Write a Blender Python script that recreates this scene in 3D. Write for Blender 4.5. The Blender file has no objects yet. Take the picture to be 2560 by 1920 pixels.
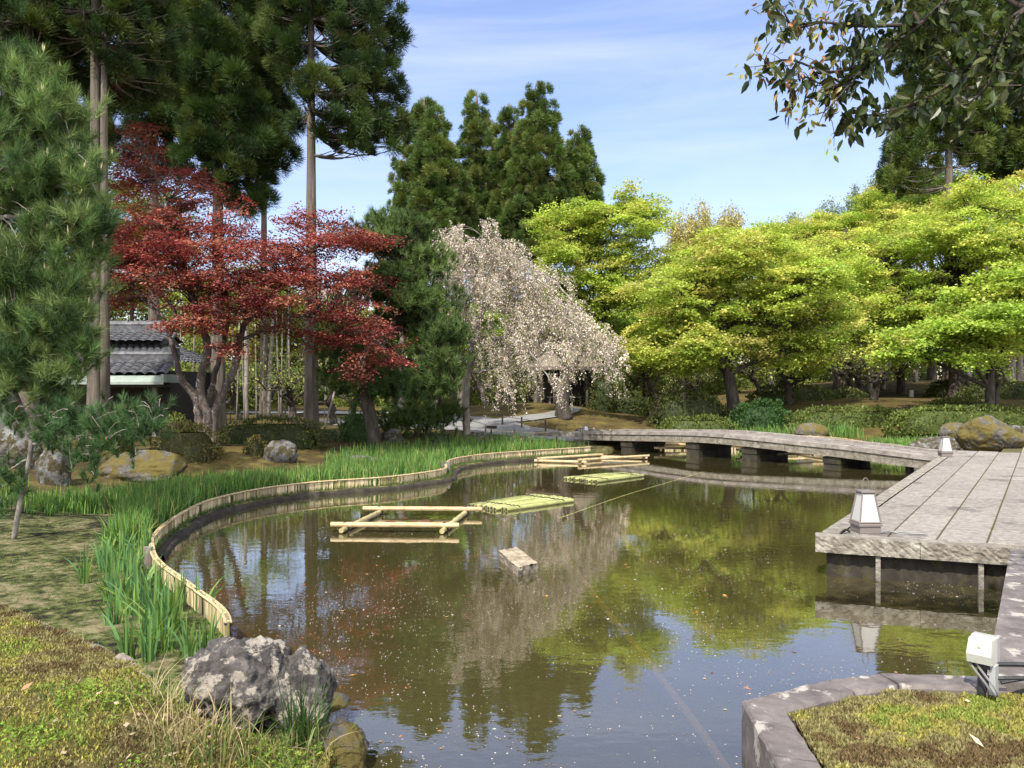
import bpy, math, random
import numpy as np
from mathutils import Vector, noise as mn

# ------------------------------------------------------------------ camera, sky, sun, exposure
sc = bpy.context.scene
C = sc.collection
F, CX, HY, EYE = 2000.0, 1280.0, 968.0, 1.98      # focal length, centre and horizon in px of the 2560 px frame, eye above water
cam = bpy.data.cameras.new('camera'); co = bpy.data.objects.new('camera', cam); C.objects.link(co)
co.location = (0, 0, EYE); co.rotation_euler = (math.radians(90), 0, 0)
cam.sensor_width = 36; cam.lens = 36 * F / 2560; cam.shift_y = 8 / 2560; cam.clip_end = 2000; cam.clip_start = 0.05
sc.camera = co

SUN_EL, SUN_AZ = math.radians(52), math.atan2(-0.42, -0.90)
sdir = Vector((math.sin(SUN_AZ) * math.cos(SUN_EL), math.cos(SUN_AZ) * math.cos(SUN_EL), math.sin(SUN_EL)))
sun = bpy.data.lights.new('sun', 'SUN'); sun.energy = 3.5; sun.angle = math.radians(0.55); sun.color = (1, 0.95, 0.86)
so = bpy.data.objects.new('sun', sun); C.objects.link(so); so.rotation_euler = (-sdir).to_track_quat('-Z', 'Y').to_euler()

w = bpy.data.worlds.new("World"); sc.world = w; w.use_nodes = True
nt = w.node_tree; nt.nodes.clear()
def wn(t, **k):
    n = nt.nodes.new(t)
    for a, b in k.items(): setattr(n, a, b)
    return n
sky = wn('ShaderNodeTexSky', sky_type='NISHITA', sun_disc=False, sun_elevation=SUN_EL, sun_rotation=SUN_AZ % (2 * math.pi))
sky.air_density = 1.25; sky.dust_density = 0.15; sky.ozone_density = 2.2; sky.altitude = 100
tc = wn('ShaderNodeTexCoord'); mp = wn('ShaderNodeMapping'); mp.inputs['Scale'].default_value = (1.0, 1.3, 6.0); mp.inputs['Rotation'].default_value = (0.1, 0.25, 0.3)
nz = wn('ShaderNodeTexNoise'); nz.inputs['Scale'].default_value = 1.7; nz.inputs['Detail'].default_value = 7; nz.inputs['Roughness'].default_value = 0.58; nz.inputs['Distortion'].default_value = 0.5
rp = wn('ShaderNodeValToRGB'); rp.color_ramp.elements[0].position = 0.44; rp.color_ramp.elements[1].position = 0.70
rp.color_ramp.elements[0].color = (0.06, 0.06, 0.06, 1); rp.color_ramp.elements[1].color = (0.42, 0.42, 0.42, 1)
tn = wn('ShaderNodeMix', data_type='RGBA', blend_type='MULTIPLY'); tn.inputs['Factor'].default_value = 1; tn.inputs['B'].default_value = (1.0, .92, 1.07, 1)
mx = wn('ShaderNodeMix', data_type='RGBA'); mx.inputs['B'].default_value = (4.7, 5.1, 6.7, 1)
bg = wn('ShaderNodeBackground'); bg.inputs['Strength'].default_value = 0.095
out = wn('ShaderNodeOutputWorld')
L = nt.links.new
L(tc.outputs['Generated'], mp.inputs['Vector']); L(mp.outputs[0], nz.inputs['Vector']); L(nz.outputs['Fac'], rp.inputs[0])
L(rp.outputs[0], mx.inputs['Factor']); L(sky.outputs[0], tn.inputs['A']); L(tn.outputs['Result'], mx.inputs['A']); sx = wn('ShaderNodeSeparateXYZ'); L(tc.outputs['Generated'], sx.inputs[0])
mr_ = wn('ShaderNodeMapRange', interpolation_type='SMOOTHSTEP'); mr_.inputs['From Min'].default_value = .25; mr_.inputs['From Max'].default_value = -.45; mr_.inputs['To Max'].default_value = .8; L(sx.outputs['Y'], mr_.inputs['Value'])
sky_fill = wn('ShaderNodeMix', data_type='RGBA'); sky_fill.inputs['B'].default_value = (13.0, 13.2, 13.6, 1)      # made-up bright overcast behind the camera, added as frontal fill light
L(mr_.outputs[0], sky_fill.inputs['Factor']); L(mx.outputs['Result'], sky_fill.inputs['A']); L(sky_fill.outputs['Result'], bg.inputs[0]); L(bg.outputs[0], out.inputs[0])

sc.view_settings.view_transform = 'Standard'; sc.view_settings.look = 'None'; sc.view_settings.gamma = 1; sc.view_settings.exposure = 1.22
sc.cycles.max_bounces = 7; sc.cycles.diffuse_bounces = 4; sc.cycles.glossy_bounces = 3; sc.cycles.transmission_bounces = 3; sc.cycles.transparent_max_bounces = 8
sc.cycles.caustics_reflective = False; sc.cycles.caustics_refractive = False

# ------------------------------------------------------------------ helpers
R = np.random.default_rng(11)
random.seed(4)
def at(px, py, Y): return np.array(((px - CX) * Y / F, Y, EYE - (py - HY) * Y / F))
def gp(px, py, z):
    Y = F * (EYE - z) / (py - HY); return np.array(((px - CX) * Y / F, Y, z))
def S(v, a, b):
    t = np.clip((np.asarray(v, float) - a) / (b - a), 0, 1); return t * t * (3 - 2 * t)
def nrm(a): return a / np.maximum(np.linalg.norm(a, axis=-1, keepdims=True), 1e-9)
def V3(*a): return np.array(a, float)

class G:
    """collects faces and builds ONE mesh object"""
    def __init__(s): s.v = []; s.f = []; s.c = []; s.n = 0
    def add(s, v, f, col=None):
        v = np.asarray(v, float).reshape(-1, 3); f = np.asarray(f, np.int64)
        s.v.append(v); s.f.append(f + s.n)
        c = np.ones((len(v), 3)) * 0.5 if col is None else np.broadcast_to(np.asarray(col, float), (len(v), 3))
        s.c.append(c); s.n += len(v); return s
    def mesh(s, name, mat, smooth=False):
        me = bpy.data.meshes.new(name)
        if not s.v: return me
        v = np.concatenate(s.v).astype(np.float32); c = np.concatenate(s.c)
        me.vertices.add(len(v)); me.vertices.foreach_set('co', v.ravel())
        lv = np.concatenate([f.ravel() for f in s.f]).astype(np.int32)
        ls = np.concatenate([np.full(len(f), f.shape[1], np.int32) for f in s.f])
        me.loops.add(len(lv)); me.loops.foreach_set('vertex_index', lv)
        me.polygons.add(len(ls)); me.polygons.foreach_set('loop_start', np.concatenate([[0], np.cumsum(ls)[:-1]]).astype(np.int32))
        me.polygons.foreach_set('use_smooth', np.full(len(ls), bool(smooth)))
        me.update(calc_edges=True)
        a = me.attributes.new('tint', 'FLOAT_COLOR', 'POINT')
        a.data.foreach_set('color', np.concatenate([c, np.ones((len(c), 1))], 1).astype(np.float32).ravel())
        me.materials.append(mat); return me
    def build(s, name, mat, parent=None, smooth=False, loc=None):
        o = bpy.data.objects.new(name, s.mesh(name, mat, smooth)); C.objects.link(o)
        if parent is not None: o.parent = parent
        if loc is not None: o.location = loc
        return o
    # shapes
    def box(s, c, size, rz=0, col=None, ax=None, taper=1.0, cham=0.0):
        hx, hy, hz = [q / 2 for q in size]
        if cham <= 0:
            P = np.array([(x * (taper if z > 0 else 1), y * (taper if z > 0 else 1), z) for z in (-hz, hz) for x, y in ((-hx, -hy), (hx, -hy), (hx, hy), (-hx, hy))])
            Fc = [(3, 2, 1, 0), (4, 5, 6, 7), (0, 1, 5, 4), (1, 2, 6, 5), (2, 3, 7, 6), (3, 0, 4, 7)]
        else:
            k = cham; rows = [(-hz, 0), (hz - k, 0), (hz, k)]
            P = np.array([(x * 1.0 - np.sign(x) * i, y - np.sign(y) * i, z) for z, i in rows for x, y in ((-hx, -hy), (hx, -hy), (hx, hy), (-hx, hy))])
            Fc = [(3, 2, 1, 0), (8, 9, 10, 11)] + [(4 * r + a, 4 * r + (a + 1) % 4, 4 * r + 4 + (a + 1) % 4, 4 * r + 4 + a) for r in (0, 1) for a in range(4)]
        if ax is not None: P = P @ np.array(ax)
        cr, sr = math.cos(rz), math.sin(rz); P = np.stack([P[:, 0] * cr - P[:, 1] * sr, P[:, 0] * sr + P[:, 1] * cr, P[:, 2]], 1)
        return s.add(P + np.asarray(c, float), Fc, col)
    def tube(s, pts, rad, sides=6, col=None, cap=True, wob=0.0, rng=R):
        p = np.asarray(pts, float); k = len(p); rad = np.broadcast_to(np.asarray(rad, float), (k,))
        t = np.gradient(p, axis=0); t = nrm(t)
        ref = np.where(np.abs(t[:, 2:3]) > 0.9, np.array([[1.0, 0, 0]]), np.array([[0, 0, 1.0]]))
        if abs(t[0, 2]) > 0.6: ref = np.broadcast_to([[0.0, 1.0, 0.0]], p.shape)
        a = nrm(np.cross(t, ref)); b = np.cross(t, a)
        ang = np.arange(sides) * 2 * math.pi / sides
        rr = rad[:, None] * (1 + wob * (rng.random((k, sides)) - .5))
        P = p[:, None, :] + rr[..., None] * (np.cos(ang)[None, :, None] * a[:, None, :] + np.sin(ang)[None, :, None] * b[:, None, :])
        i = np.arange(k - 1)[:, None] * sides; j = np.arange(sides)[None, :]; j2 = (j + 1) % sides
        Fq = np.stack([i + j, i + j2, i + sides + j2, i + sides + j], -1).reshape(-1, 4)
        n0 = s.n; s.add(P.reshape(-1, 3), Fq, col)
        if cap:
            s.f.append(np.array([list(range(sides))[::-1]]) + n0); s.f.append(np.array([list(range((k - 1) * sides, k * sides))]) + n0)
        return s
    def prism(s, poly, z0, z1, col=None):
        p = np.asarray(poly, float)[:, :2]; n = len(p)
        v = np.concatenate([np.c_[p, np.full(n, z0)], np.c_[p, np.full(n, z1)]])
        n0 = s.n; s.add(v, [(i, (i + 1) % n, n + (i + 1) % n, n + i) for i in range(n)], col)
        s.f.append(np.array([list(range(n, 2 * n))]) + n0); s.f.append(np.array([list(range(n))[::-1]]) + n0)
        return s
    def grid(s, P, col=None):
        P = np.asarray(P, float); m, n = P.shape[:2]
        i = np.arange(m - 1)[:, None] * n; j = np.arange(n - 1)[None, :]
        return s.add(P.reshape(-1, 3), np.stack([i + j, i + j + 1, i + n + j + 1, i + n + j], -1).reshape(-1, 4), col)
    # leaves: diamond cards and needles
    def cards(s, P, U, V, Ln, W, col):
        n = len(P); Ln = np.broadcast_to(Ln, n)[:, None]; W = np.broadcast_to(W, n)[:, None]
        q = np.stack([P, P + U * Ln * .45 + V * W * .5, P + U * Ln, P + U * Ln * .45 - V * W * .5], 1)
        return s.add(q.reshape(-1, 3), np.arange(4 * n).reshape(n, 4), np.repeat(col, 4, 0))
    def needles(s, P, U, V, Ln, W, col):
        n = len(P); Ln = np.broadcast_to(Ln, n)[:, None]; W = np.broadcast_to(W, n)[:, None]
        q = np.stack([P + V * W * .5, P - V * W * .5, P + U * Ln], 1)
        return s.add(q.reshape(-1, 3), np.arange(3 * n).reshape(n, 3), np.repeat(col, 3, 0))
    def blades(s, P, H, W, lean, az, col, seg=3):
        """upright strap leaves bending over by lean in direction az"""
        n = len(P); t = np.linspace(0, 1, seg + 1)
        d = np.stack([np.cos(az), np.sin(az), 0 * az], 1); sd = np.stack([-np.sin(az), np.cos(az), 0 * az], 1)
        tw = R.uniform(0, 6.28, n); sd = np.stack([np.cos(tw), np.sin(tw), 0 * tw], 1)
        ctr = P[:, None, :] + d[:, None, :] * (lean * H)[:, None, None] * (t ** 2)[None, :, None]
        ctr[:, :, 2] += H[:, None] * (t * (1 - .35 * np.abs(lean)[:, None] * t))
        wd = W[:, None] * np.clip(1.15 * (1 - t ** 2.2), 0.02, 1)[None, :]
        A = ctr + sd[:, None, :] * wd[..., None] * .5; B = ctr - sd[:, None, :] * wd[..., None] * .5
        q = np.stack([A, B], 2).reshape(n, -1, 3); m = q.shape[1]
        f = np.array([(2 * i, 2 * i + 1, 2 * i + 3, 2 * i + 2) for i in range(seg)])
        fa = (np.arange(n)[:, None, None] * m + f[None]).reshape(-1, 4)
        return s.add(q.reshape(-1, 3), fa, np.repeat(col, m, 0))

def tag(o, label, cat, group=None, kind=None):
    o['label'] = label; o['category'] = cat
    if group: o['group'] = group
    if kind: o['kind'] = kind
    return o
def empty(name, loc, label, cat, group=None, rz=0):
    o = bpy.data.objects.new(name, None); C.objects.link(o); o.location = [float(q) for q in loc]; o.rotation_euler = (0, 0, rz); o.empty_display_size = .2
    return tag(o, label, cat, group)
def dup(root, loc, rz=0, sc_=1.0, label=None):
    r = root.copy(); C.objects.link(r); r.location = [float(q) for q in loc]; r.rotation_euler = (0, 0, rz); r.scale = (sc_, sc_, sc_) if not hasattr(sc_, '__len__') else sc_
    if label: r['label'] = label
    for ch in list(root.children):
        c = ch.copy(); C.objects.link(c); c.parent = r
        for g in list(ch.children):
            d = g.copy(); C.objects.link(d); d.parent = c
    return r

# ------------------------------------------------------------------ materials
def mat(name):
    m = bpy.data.materials.new(name); m.use_nodes = True; m.node_tree.nodes.clear(); return m, m.node_tree
def N(t, ty, **k):
    n = t.nodes.new(ty)
    for a, b in k.items():
        if a.startswith('i_'): n.inputs[a[2:].replace('_', ' ')].default_value = b
        else: setattr(n, a, b)
    return n
def leaf_mat(name, trans=0.38, rough=0.5, gloss=0.04, tcol=(1.15, 1.2, .6)):
    m, t = mat(name); l = t.links.new
    a = N(t, 'ShaderNodeAttribute', attribute_name='tint')
    d = N(t, 'ShaderNodeBsdfDiffuse'); tr = N(t, 'ShaderNodeBsdfTranslucent'); g = N(t, 'ShaderNodeBsdfGlossy', i_Roughness=rough)
    tm = N(t, 'ShaderNodeMix', data_type='RGBA', blend_type='MULTIPLY'); tm.inputs['Factor'].default_value = 1; tm.inputs['B'].default_value = (*tcol, 1)
    l(a.outputs['Color'], tm.inputs['A']); l(a.outputs['Color'], d.inputs[0]); l(tm.outputs['Result'], tr.inputs[0])
    m1 = N(t, 'ShaderNodeMixShader'); m1.inputs[0].default_value = trans; l(d.outputs[0], m1.inputs[1]); l(tr.outputs[0], m1.inputs[2])
    m2 = N(t, 'ShaderNodeMixShader'); m2.inputs[0].default_value = gloss; l(m1.outputs[0], m2.inputs[1]); l(g.outputs[0], m2.inputs[2])
    o = N(t, 'ShaderNodeOutputMaterial'); l(m2.outputs[0], o.inputs[0]); return m
def surf(name, cols, scale=4, stretch=(1, 1, 1), rough=.8, bump=.3, bdist=.02, detail=8, tint=0.0, patch=None, pscale=3, pthr=.55, wave=None, dist=0.4, vor=None):
    """noise-coloured principled surface; patch adds a second colour in blotches (lichen, moss, stains)"""
    m, t = mat(name); l = t.links.new
    tc = N(t, 'ShaderNodeTexCoord'); mp = N(t, 'ShaderNodeMapping'); mp.inputs['Scale'].default_value = stretch; l(tc.outputs['Object'], mp.inputs[0])
    n1 = N(t, 'ShaderNodeTexNoise', i_Scale=scale, i_Detail=detail, i_Roughness=.65, i_Distortion=dist); l(mp.outputs[0], n1.inputs[0])
    r = N(t, 'ShaderNodeValToRGB'); e = r.color_ramp.elements
    e[0].position = .3; e[1].position = .7; e[0].color = (*cols[0], 1); e[1].color = (*cols[-1], 1)
    for i, c in enumerate(cols[1:-1]):
        q = e.new(.3 + .4 * (i + 1) / (len(cols) - 1)); q.color = (*c, 1)
    l(n1.outputs['Fac'], r.inputs[0]); col = r.outputs[0]
    if patch is not None:
        n2 = N(t, 'ShaderNodeTexNoise', i_Scale=pscale, i_Detail=9, i_Roughness=.7); l(tc.outputs['Object'], n2.inputs[0])
        r2 = N(t, 'ShaderNodeValToRGB'); r2.color_ramp.elements[0].position = pthr; r2.color_ramp.elements[1].position = pthr + .05; l(n2.outputs['Fac'], r2.inputs[0])
        x = N(t, 'ShaderNodeMix', data_type='RGBA'); l(r2.outputs[0], x.inputs['Factor']); l(col, x.inputs['A']); x.inputs['B'].default_value = (*patch, 1); col = x.outputs['Result']
    if tint > 0:
        a = N(t, 'ShaderNodeAttribute', attribute_name='tint'); sc2 = N(t, 'ShaderNodeMix', data_type='RGBA', blend_type='MULTIPLY'); sc2.inputs['Factor'].default_value = tint
        ml = N(t, 'ShaderNodeVectorMath', operation='SCALE'); ml.inputs['Scale'].default_value = 2.0; l(a.outputs['Color'], ml.inputs[0])
        l(col, sc2.inputs['A']); l(ml.outputs[0], sc2.inputs['B']); col = sc2.outputs['Result']
    p = N(t, 'ShaderNodeBsdfPrincipled', i_Roughness=rough); p.inputs['Specular IOR Level'].default_value = .3; l(col, p.inputs['Base Color'])
    if bump > 0:
        nb = N(t, 'ShaderNodeTexNoise', i_Scale=scale * 2.3, i_Detail=10, i_Roughness=.7); l(mp.outputs[0], nb.inputs[0]); h = nb.outputs['Fac']
        if vor:
            vo = N(t, 'ShaderNodeTexVoronoi', i_Scale=vor); l(mp.outputs[0], vo.inputs[0]); ad = N(t, 'ShaderNodeMath', operation='ADD'); l(h, ad.inputs[0]); l(vo.outputs['Distance'], ad.inputs[1]); h = ad.outputs[0]
        b = N(t, 'ShaderNodeBump', i_Strength=bump, i_Distance=bdist); l(h, b.inputs['Height']); l(b.outputs[0], p.inputs['Normal'])
    o = N(t, 'ShaderNodeOutputMaterial'); l(p.outputs[0], o.inputs[0]); return m
def plain(name, col, rough=.6, metal=0):
    return surf(name, [tuple(c * .85 for c in col), col], scale=30, rough=rough, bump=.08, bdist=.002)

M_maple = leaf_mat('maple_leaf', .45, gloss=.015, rough=.6, tcol=(1.15, 1.15, .75)); M_red = leaf_mat('red_maple_leaf', .35, gloss=.015, rough=.6, tcol=(1.15, .6, .6)); M_needle = leaf_mat('needle', .2, gloss=.01, rough=.6)
M_cherry = leaf_mat('cherry_petal', .35, gloss=.0, tcol=(1, 1, 1)); M_leaf = leaf_mat('broad_leaf', .3, gloss=.015, rough=.6); M_iris = leaf_mat('iris_leaf', .35, gloss=.02); M_moss = leaf_mat('moss_leaf', .25, gloss=.0)
M_gloss = leaf_mat('glossy_leaf', .3, rough=.4, gloss=.025)
M_bark = surf('cedar_bark', [(.045, .034, .025), (.10, .080, .062), (.18, .155, .128)], 9, (1, 1, .08), .9, .9, .03)
M_barkg = surf('grey_bark', [(.09, .075, .06), (.19, .165, .14), (.30, .27, .23)], 8, (1, 1, .35), .9, .7, .02, patch=(.36, .35, .31), pscale=5, pthr=.6)
M_barkd = surf('dark_bark', [(.018, .014, .011), (.05, .04, .032), (.09, .075, .06)], 9, (1, 1, .3), .95, .8, .02)
M_barkm = surf('maple_bark', [(.035, .026, .021), (.08, .062, .052), (.15, .125, .108)], 7, (1, 1, .4), .9, .6, .02, patch=(.27, .26, .24), pscale=6, pthr=.58)
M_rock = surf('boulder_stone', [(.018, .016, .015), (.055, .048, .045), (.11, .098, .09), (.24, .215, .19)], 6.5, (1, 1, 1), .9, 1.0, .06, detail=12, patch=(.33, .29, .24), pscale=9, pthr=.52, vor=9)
M_rockm = surf('mossy_stone', [(.045, .04, .034), (.10, .09, .08), (.20, .185, .165)], 6, (1, 1, 1), .95, 1.0, .05, patch=(.105, .082, .022), pscale=3.2, pthr=.45)
M_rockl = surf('lichen_stone', [(.05, .046, .042), (.115, .11, .105), (.25, .245, .235)], 5, (1, 1, 1), .95, 1.0, .05, patch=(.05, .04, .018), pscale=6, pthr=.47)
M_slab = surf('paving_stone', [(.13, .113, .098), (.21, .188, .165), (.305, .28, .248)], 16, (1, 1, 1), .85, .7, .004, detail=12, tint=.8, patch=(.125, .11, .10), pscale=1.6, pthr=.57)
M_kerb = surf('kerb_stone', [(.12, .105, .085), (.22, .20, .17), (.36, .34, .29)], 7, (1, 1, 1), .9, 1.0, .04, detail=12, tint=.6, patch=(.14, .12, .09), pscale=5, pthr=.58)
M_cope = surf('coping_stone', [(.066, .056, .052), (.116, .101, .096), (.168, .148, .138)], 6, (1, 1, 1), .85, .6, .008, detail=12, tint=.6, patch=(.30, .275, .24), pscale=5, pthr=.56)
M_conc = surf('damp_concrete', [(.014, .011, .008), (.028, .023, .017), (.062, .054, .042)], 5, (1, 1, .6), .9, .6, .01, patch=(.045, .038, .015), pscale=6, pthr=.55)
M_wood = surf('weathered_plank', [(.10, .088, .078), (.19, .172, .158), (.29, .27, .25)], 5, (1, 1, 1), .85, .6, .01, detail=10, tint=.6, patch=(.10, .085, .06), pscale=4, pthr=.62)
M_bam = surf('bamboo', [(.28, .21, .11), (.42, .33, .19), (.52, .43, .27)], 6, (1, 1, 1), .5, .2, .003, tint=.9, patch=(.22, .165, .10), pscale=5, pthr=.6)
M_bamg = surf('green_bamboo', [(.22, .24, .07), (.34, .34, .12), (.45, .42, .18)], 5, (1, 1, 1), .5, .15, .003, tint=1.0, patch=(.19, .165, .075), pscale=6, pthr=.57)
M_fence = surf('bamboo_slat', [(.33, .25, .14), (.52, .41, .25), (.64, .53, .34)], 7, (3, 3, .5), .7, .3, .004, tint=1.0)
M_rope = plain('black_rope', (.03, .026, .022), .9)
M_lampw = plain('lamp_panel', (.46, .45, .43), .5); M_lampf = plain('lamp_frame', (.16, .135, .125), .6); M_grey = plain('grey_metal', (.30, .31, .30), .45); M_white = plain('white_enamel', (.42, .41, .36), .4)
M_cable = plain('grey_cable', (.17, .165, .16), .5); M_black = plain('black_plastic', (.03, .03, .032), .5)
M_tile = surf('roof_tile', [(.03, .03, .032), (.07, .07, .075), (.14, .14, .147)], 7, (1, 1, 1), .55, .3, .01)
M_copper = surf('green_copper', [(.19, .225, .185), (.29, .33, .28)], 3, (1, 1, 1), .6, .2, .004)
M_dark = plain('dark_timber', (.035, .028, .022), .8); M_plast = surf('grey_plaster', [(.075, .07, .066), (.115, .108, .10)], 2, (1, 1, 1), .9, .2, .004)
M_thatch = surf('thatch', [(.10, .08, .06), (.19, .155, .12), (.28, .24, .19)], 12, (1, 1, .25), .95, .9, .03)
M_gravel = surf('gravel', [(.11, .105, .098), (.18, .175, .166), (.27, .26, .25)], 40, (1, 1, 1), .95, .8, .02)
M_signd = plain('sign_wood', (.04, .03, .025), .8)

# ground: moss, soil and mud by the attribute and noise
def ground_mat():
    m, t = mat('ground_moss'); l = t.links.new
    tc = N(t, 'ShaderNodeTexCoord'); a = N(t, 'ShaderNodeAttribute', attribute_name='tint'); sp = N(t, 'ShaderNodeSeparateColor'); l(a.outputs['Color'], sp.inputs[0])
    n1 = N(t, 'ShaderNodeTexNoise', i_Scale=1.3, i_Detail=9, i_Roughness=.68); l(tc.outputs['Object'], n1.inputs[0])
    n2 = N(t, 'ShaderNodeTexNoise', i_Scale=9, i_Detail=9, i_Roughness=.7); l(tc.outputs['Object'], n2.inputs[0])
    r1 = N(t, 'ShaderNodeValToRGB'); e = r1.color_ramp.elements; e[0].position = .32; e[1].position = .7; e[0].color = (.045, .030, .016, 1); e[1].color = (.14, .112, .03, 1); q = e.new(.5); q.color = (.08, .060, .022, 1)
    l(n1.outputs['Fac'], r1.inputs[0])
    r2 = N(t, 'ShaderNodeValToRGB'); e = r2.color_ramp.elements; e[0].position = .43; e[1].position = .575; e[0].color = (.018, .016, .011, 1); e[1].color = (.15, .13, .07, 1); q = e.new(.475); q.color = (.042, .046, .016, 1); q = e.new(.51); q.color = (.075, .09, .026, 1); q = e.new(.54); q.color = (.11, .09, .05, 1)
    mixn = N(t, 'ShaderNodeMath', operation='MULTIPLY_ADD'); mixn.inputs[1].default_value = .5; l(n1.outputs['Fac'], mixn.inputs[0]); mu = N(t, 'ShaderNodeMath', operation='MULTIPLY'); mu.inputs[1].default_value = .5; l(n2.outputs['Fac'], mu.inputs[0]); l(mu.outputs[0], mixn.inputs[2])
    l(mixn.outputs[0], r2.inputs[0])
    x = N(t, 'ShaderNodeMix', data_type='RGBA'); l(sp.outputs[0], x.inputs['Factor']); l(r1.outputs[0], x.inputs['A']); l(r2.outputs[0], x.inputs['B'])
    x2 = N(t, 'ShaderNodeMix', data_type='RGBA'); l(sp.outputs[1], x2.inputs['Factor']); l(x.outputs['Result'], x2.inputs['A']); x2.inputs['B'].default_value = (.05, .04, .022, 1)
    v = N(t, 'ShaderNodeMix', data_type='RGBA', blend_type='MULTIPLY'); v.inputs['Factor'].default_value = .55; l(x2.outputs['Result'], v.inputs['A'])
    r3 = N(t, 'ShaderNodeValToRGB'); r3.color_ramp.elements[0].color = (.35, .35, .35, 1); r3.color_ramp.elements[1].color = (1.5, 1.5, 1.5, 1); r3.color_ramp.elements[0].position = .3; r3.color_ramp.elements[1].position = .7; l(n2.outputs['Fac'], r3.inputs[0]); l(r3.outputs[0], v.inputs['B'])
    p = N(t, 'ShaderNodeBsdfPrincipled', i_Roughness=.95); p.inputs['Specular IOR Level'].default_value = .1; l(v.outputs['Result'], p.inputs['Base Color'])
    n3 = N(t, 'ShaderNodeTexNoise', i_Scale=30, i_Detail=8); l(tc.outputs['Object'], n3.inputs[0])
    b = N(t, 'ShaderNodeBump', i_Strength=.8, i_Distance=.03); l(n3.outputs['Fac'], b.inputs['Height']); l(b.outputs[0], p.inputs['Normal'])
    o = N(t, 'ShaderNodeOutputMaterial'); l(p.outputs[0], o.inputs[0]); return m
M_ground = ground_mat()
def water_mat():
    m, t = mat('pond_water'); l = t.links.new
    tc = N(t, 'ShaderNodeTexCoord')
    mp = N(t, 'ShaderNodeMapping'); mp.inputs['Scale'].default_value = (1, 1.6, 1); l(tc.outputs['Object'], mp.inputs[0])
    n1 = N(t, 'ShaderNodeTexNoise', i_Scale=5, i_Detail=3, i_Roughness=.5); l(mp.outputs[0], n1.inputs[0])
    nm = N(t, 'ShaderNodeTexNoise', i_Scale=.35, i_Detail=2); l(tc.outputs['Object'], nm.inputs[0])
    rm = N(t, 'ShaderNodeMapRange'); rm.inputs['From Min'].default_value = .35; rm.inputs['From Max'].default_value = .7; rm.inputs['To Min'].default_value = .006; rm.inputs['To Max'].default_value = .04; l(nm.outputs['Fac'], rm.inputs[0])
    b = N(t, 'ShaderNodeBump', i_Distance=.05); l(n1.outputs['Fac'], b.inputs['Height']); l(rm.outputs[0], b.inputs['Strength'])
    nc = N(t, 'ShaderNodeTexNoise', i_Scale=.5, i_Detail=5); l(tc.outputs['Object'], nc.inputs[0])
    rc = N(t, 'ShaderNodeValToRGB'); e = rc.color_ramp.elements; e[0].position = .35; e[1].position = .68; e[0].color = (.105, .098, .032, 1); e[1].color = (.15, .115, .05, 1); l(nc.outputs['Fac'], rc.inputs[0])
    d = N(t, 'ShaderNodeBsdfDiffuse'); l(rc.outputs[0], d.inputs[0])
    tr = N(t, 'ShaderNodeBsdfTransparent'); tr.inputs[0].default_value = (.75, .62, .36, 1)
    m1 = N(t, 'ShaderNodeMixShader'); m1.inputs[0].default_value = .66; l(d.outputs[0], m1.inputs[1]); l(tr.outputs[0], m1.inputs[2])
    g = N(t, 'ShaderNodeBsdfGlossy', i_Roughness=.015); g.inputs[0].default_value = (1, 1, 1, 1); l(b.outputs[0], g.inputs['Normal'])
    fr = N(t, 'ShaderNodeFresnel', i_IOR=2.15); l(b.outputs[0], fr.inputs['Normal'])
    ma = N(t, 'ShaderNodeMath', operation='MULTIPLY', use_clamp=True); ma.inputs[1].default_value = 1.25; l(fr.outputs[0], ma.inputs[0]); mi = N(t, 'ShaderNodeMath', operation='MINIMUM'); mi.inputs[1].default_value = .9; l(ma.outputs[0], mi.inputs[0])
    m2 = N(t, 'ShaderNodeMixShader'); l(mi.outputs[0], m2.inputs[0]); l(m1.outputs[0], m2.inputs[1]); l(g.outputs[0], m2.inputs[2])
    o = N(t, 'ShaderNodeOutputMaterial'); l(m2.outputs[0], o.inputs[0]); return m
M_water = water_mat()

# ------------------------------------------------------------------ pond outline, ground, water
def resample(p, step, closed=False):
    p = np.asarray(p, float); n = len(p); o = []
    for i in range(n - 1):
        a, b, c, d = p[max(i - 1, 0)], p[i], p[i + 1], p[min(i + 2, n - 1)]
        k = max(2, int(np.linalg.norm(c - b) / step))
        for t in np.arange(k) / k:
            o.append(.5 * (2 * b + (c - a) * t + (2 * a - 5 * b + 4 * c - d) * t * t + (3 * b - a - 3 * c + d) * t ** 3))
    o.append(p[-1]); return np.array(o)
edge_l = [(2.47, 22.9), (.76, 21.7), (-.54, 20.6), (-1.2, 19.3), (-1.29, 18.2), (-1.27, 17.0), (-1.9, 15.9), (-2.55, 15.2), (-3.14, 14.85), (-3.68, 14.4), (-4.14, 13.75), (-4.39, 13.1), (-4.54, 12.3), (-4.5, 11.5), (-4.36, 10.5), (-4.22, 9.83), (-4.02, 9.15)]
edge_l = resample(edge_l, .25)
edge_n = [(-3.78, 8.6), (-3.44, 8.0), (-3.1, 7.5), (-2.72, 7.0), (-2.35, 6.45), (-2.03, 6.05), (-1.9, 5.6), (-1.75, 5.1), (-1.3, 4.85), (-1.0, 4.6), (-.78, 4.2), (-.68, 3.4), (-.6, 2.2), (1.0, 2.2)]
edge_r = [(1.14, 3.98), (1.68, 4.27), (1.995, 4.36), (2.72, 4.2), (5.0, 7.72), (5.0, 7.98), (3.45, 8.62), (11.75, 20.75), (11.3, 21.8), (10.9, 23.5), (10.6, 26.0), (8.5, 27.6), (6.2, 27.6), (4.4, 26.8), (3.3, 25.6), (2.9, 24.2)]
POND = np.array([tuple(q) for q in edge_l] + edge_n + edge_r)
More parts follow.
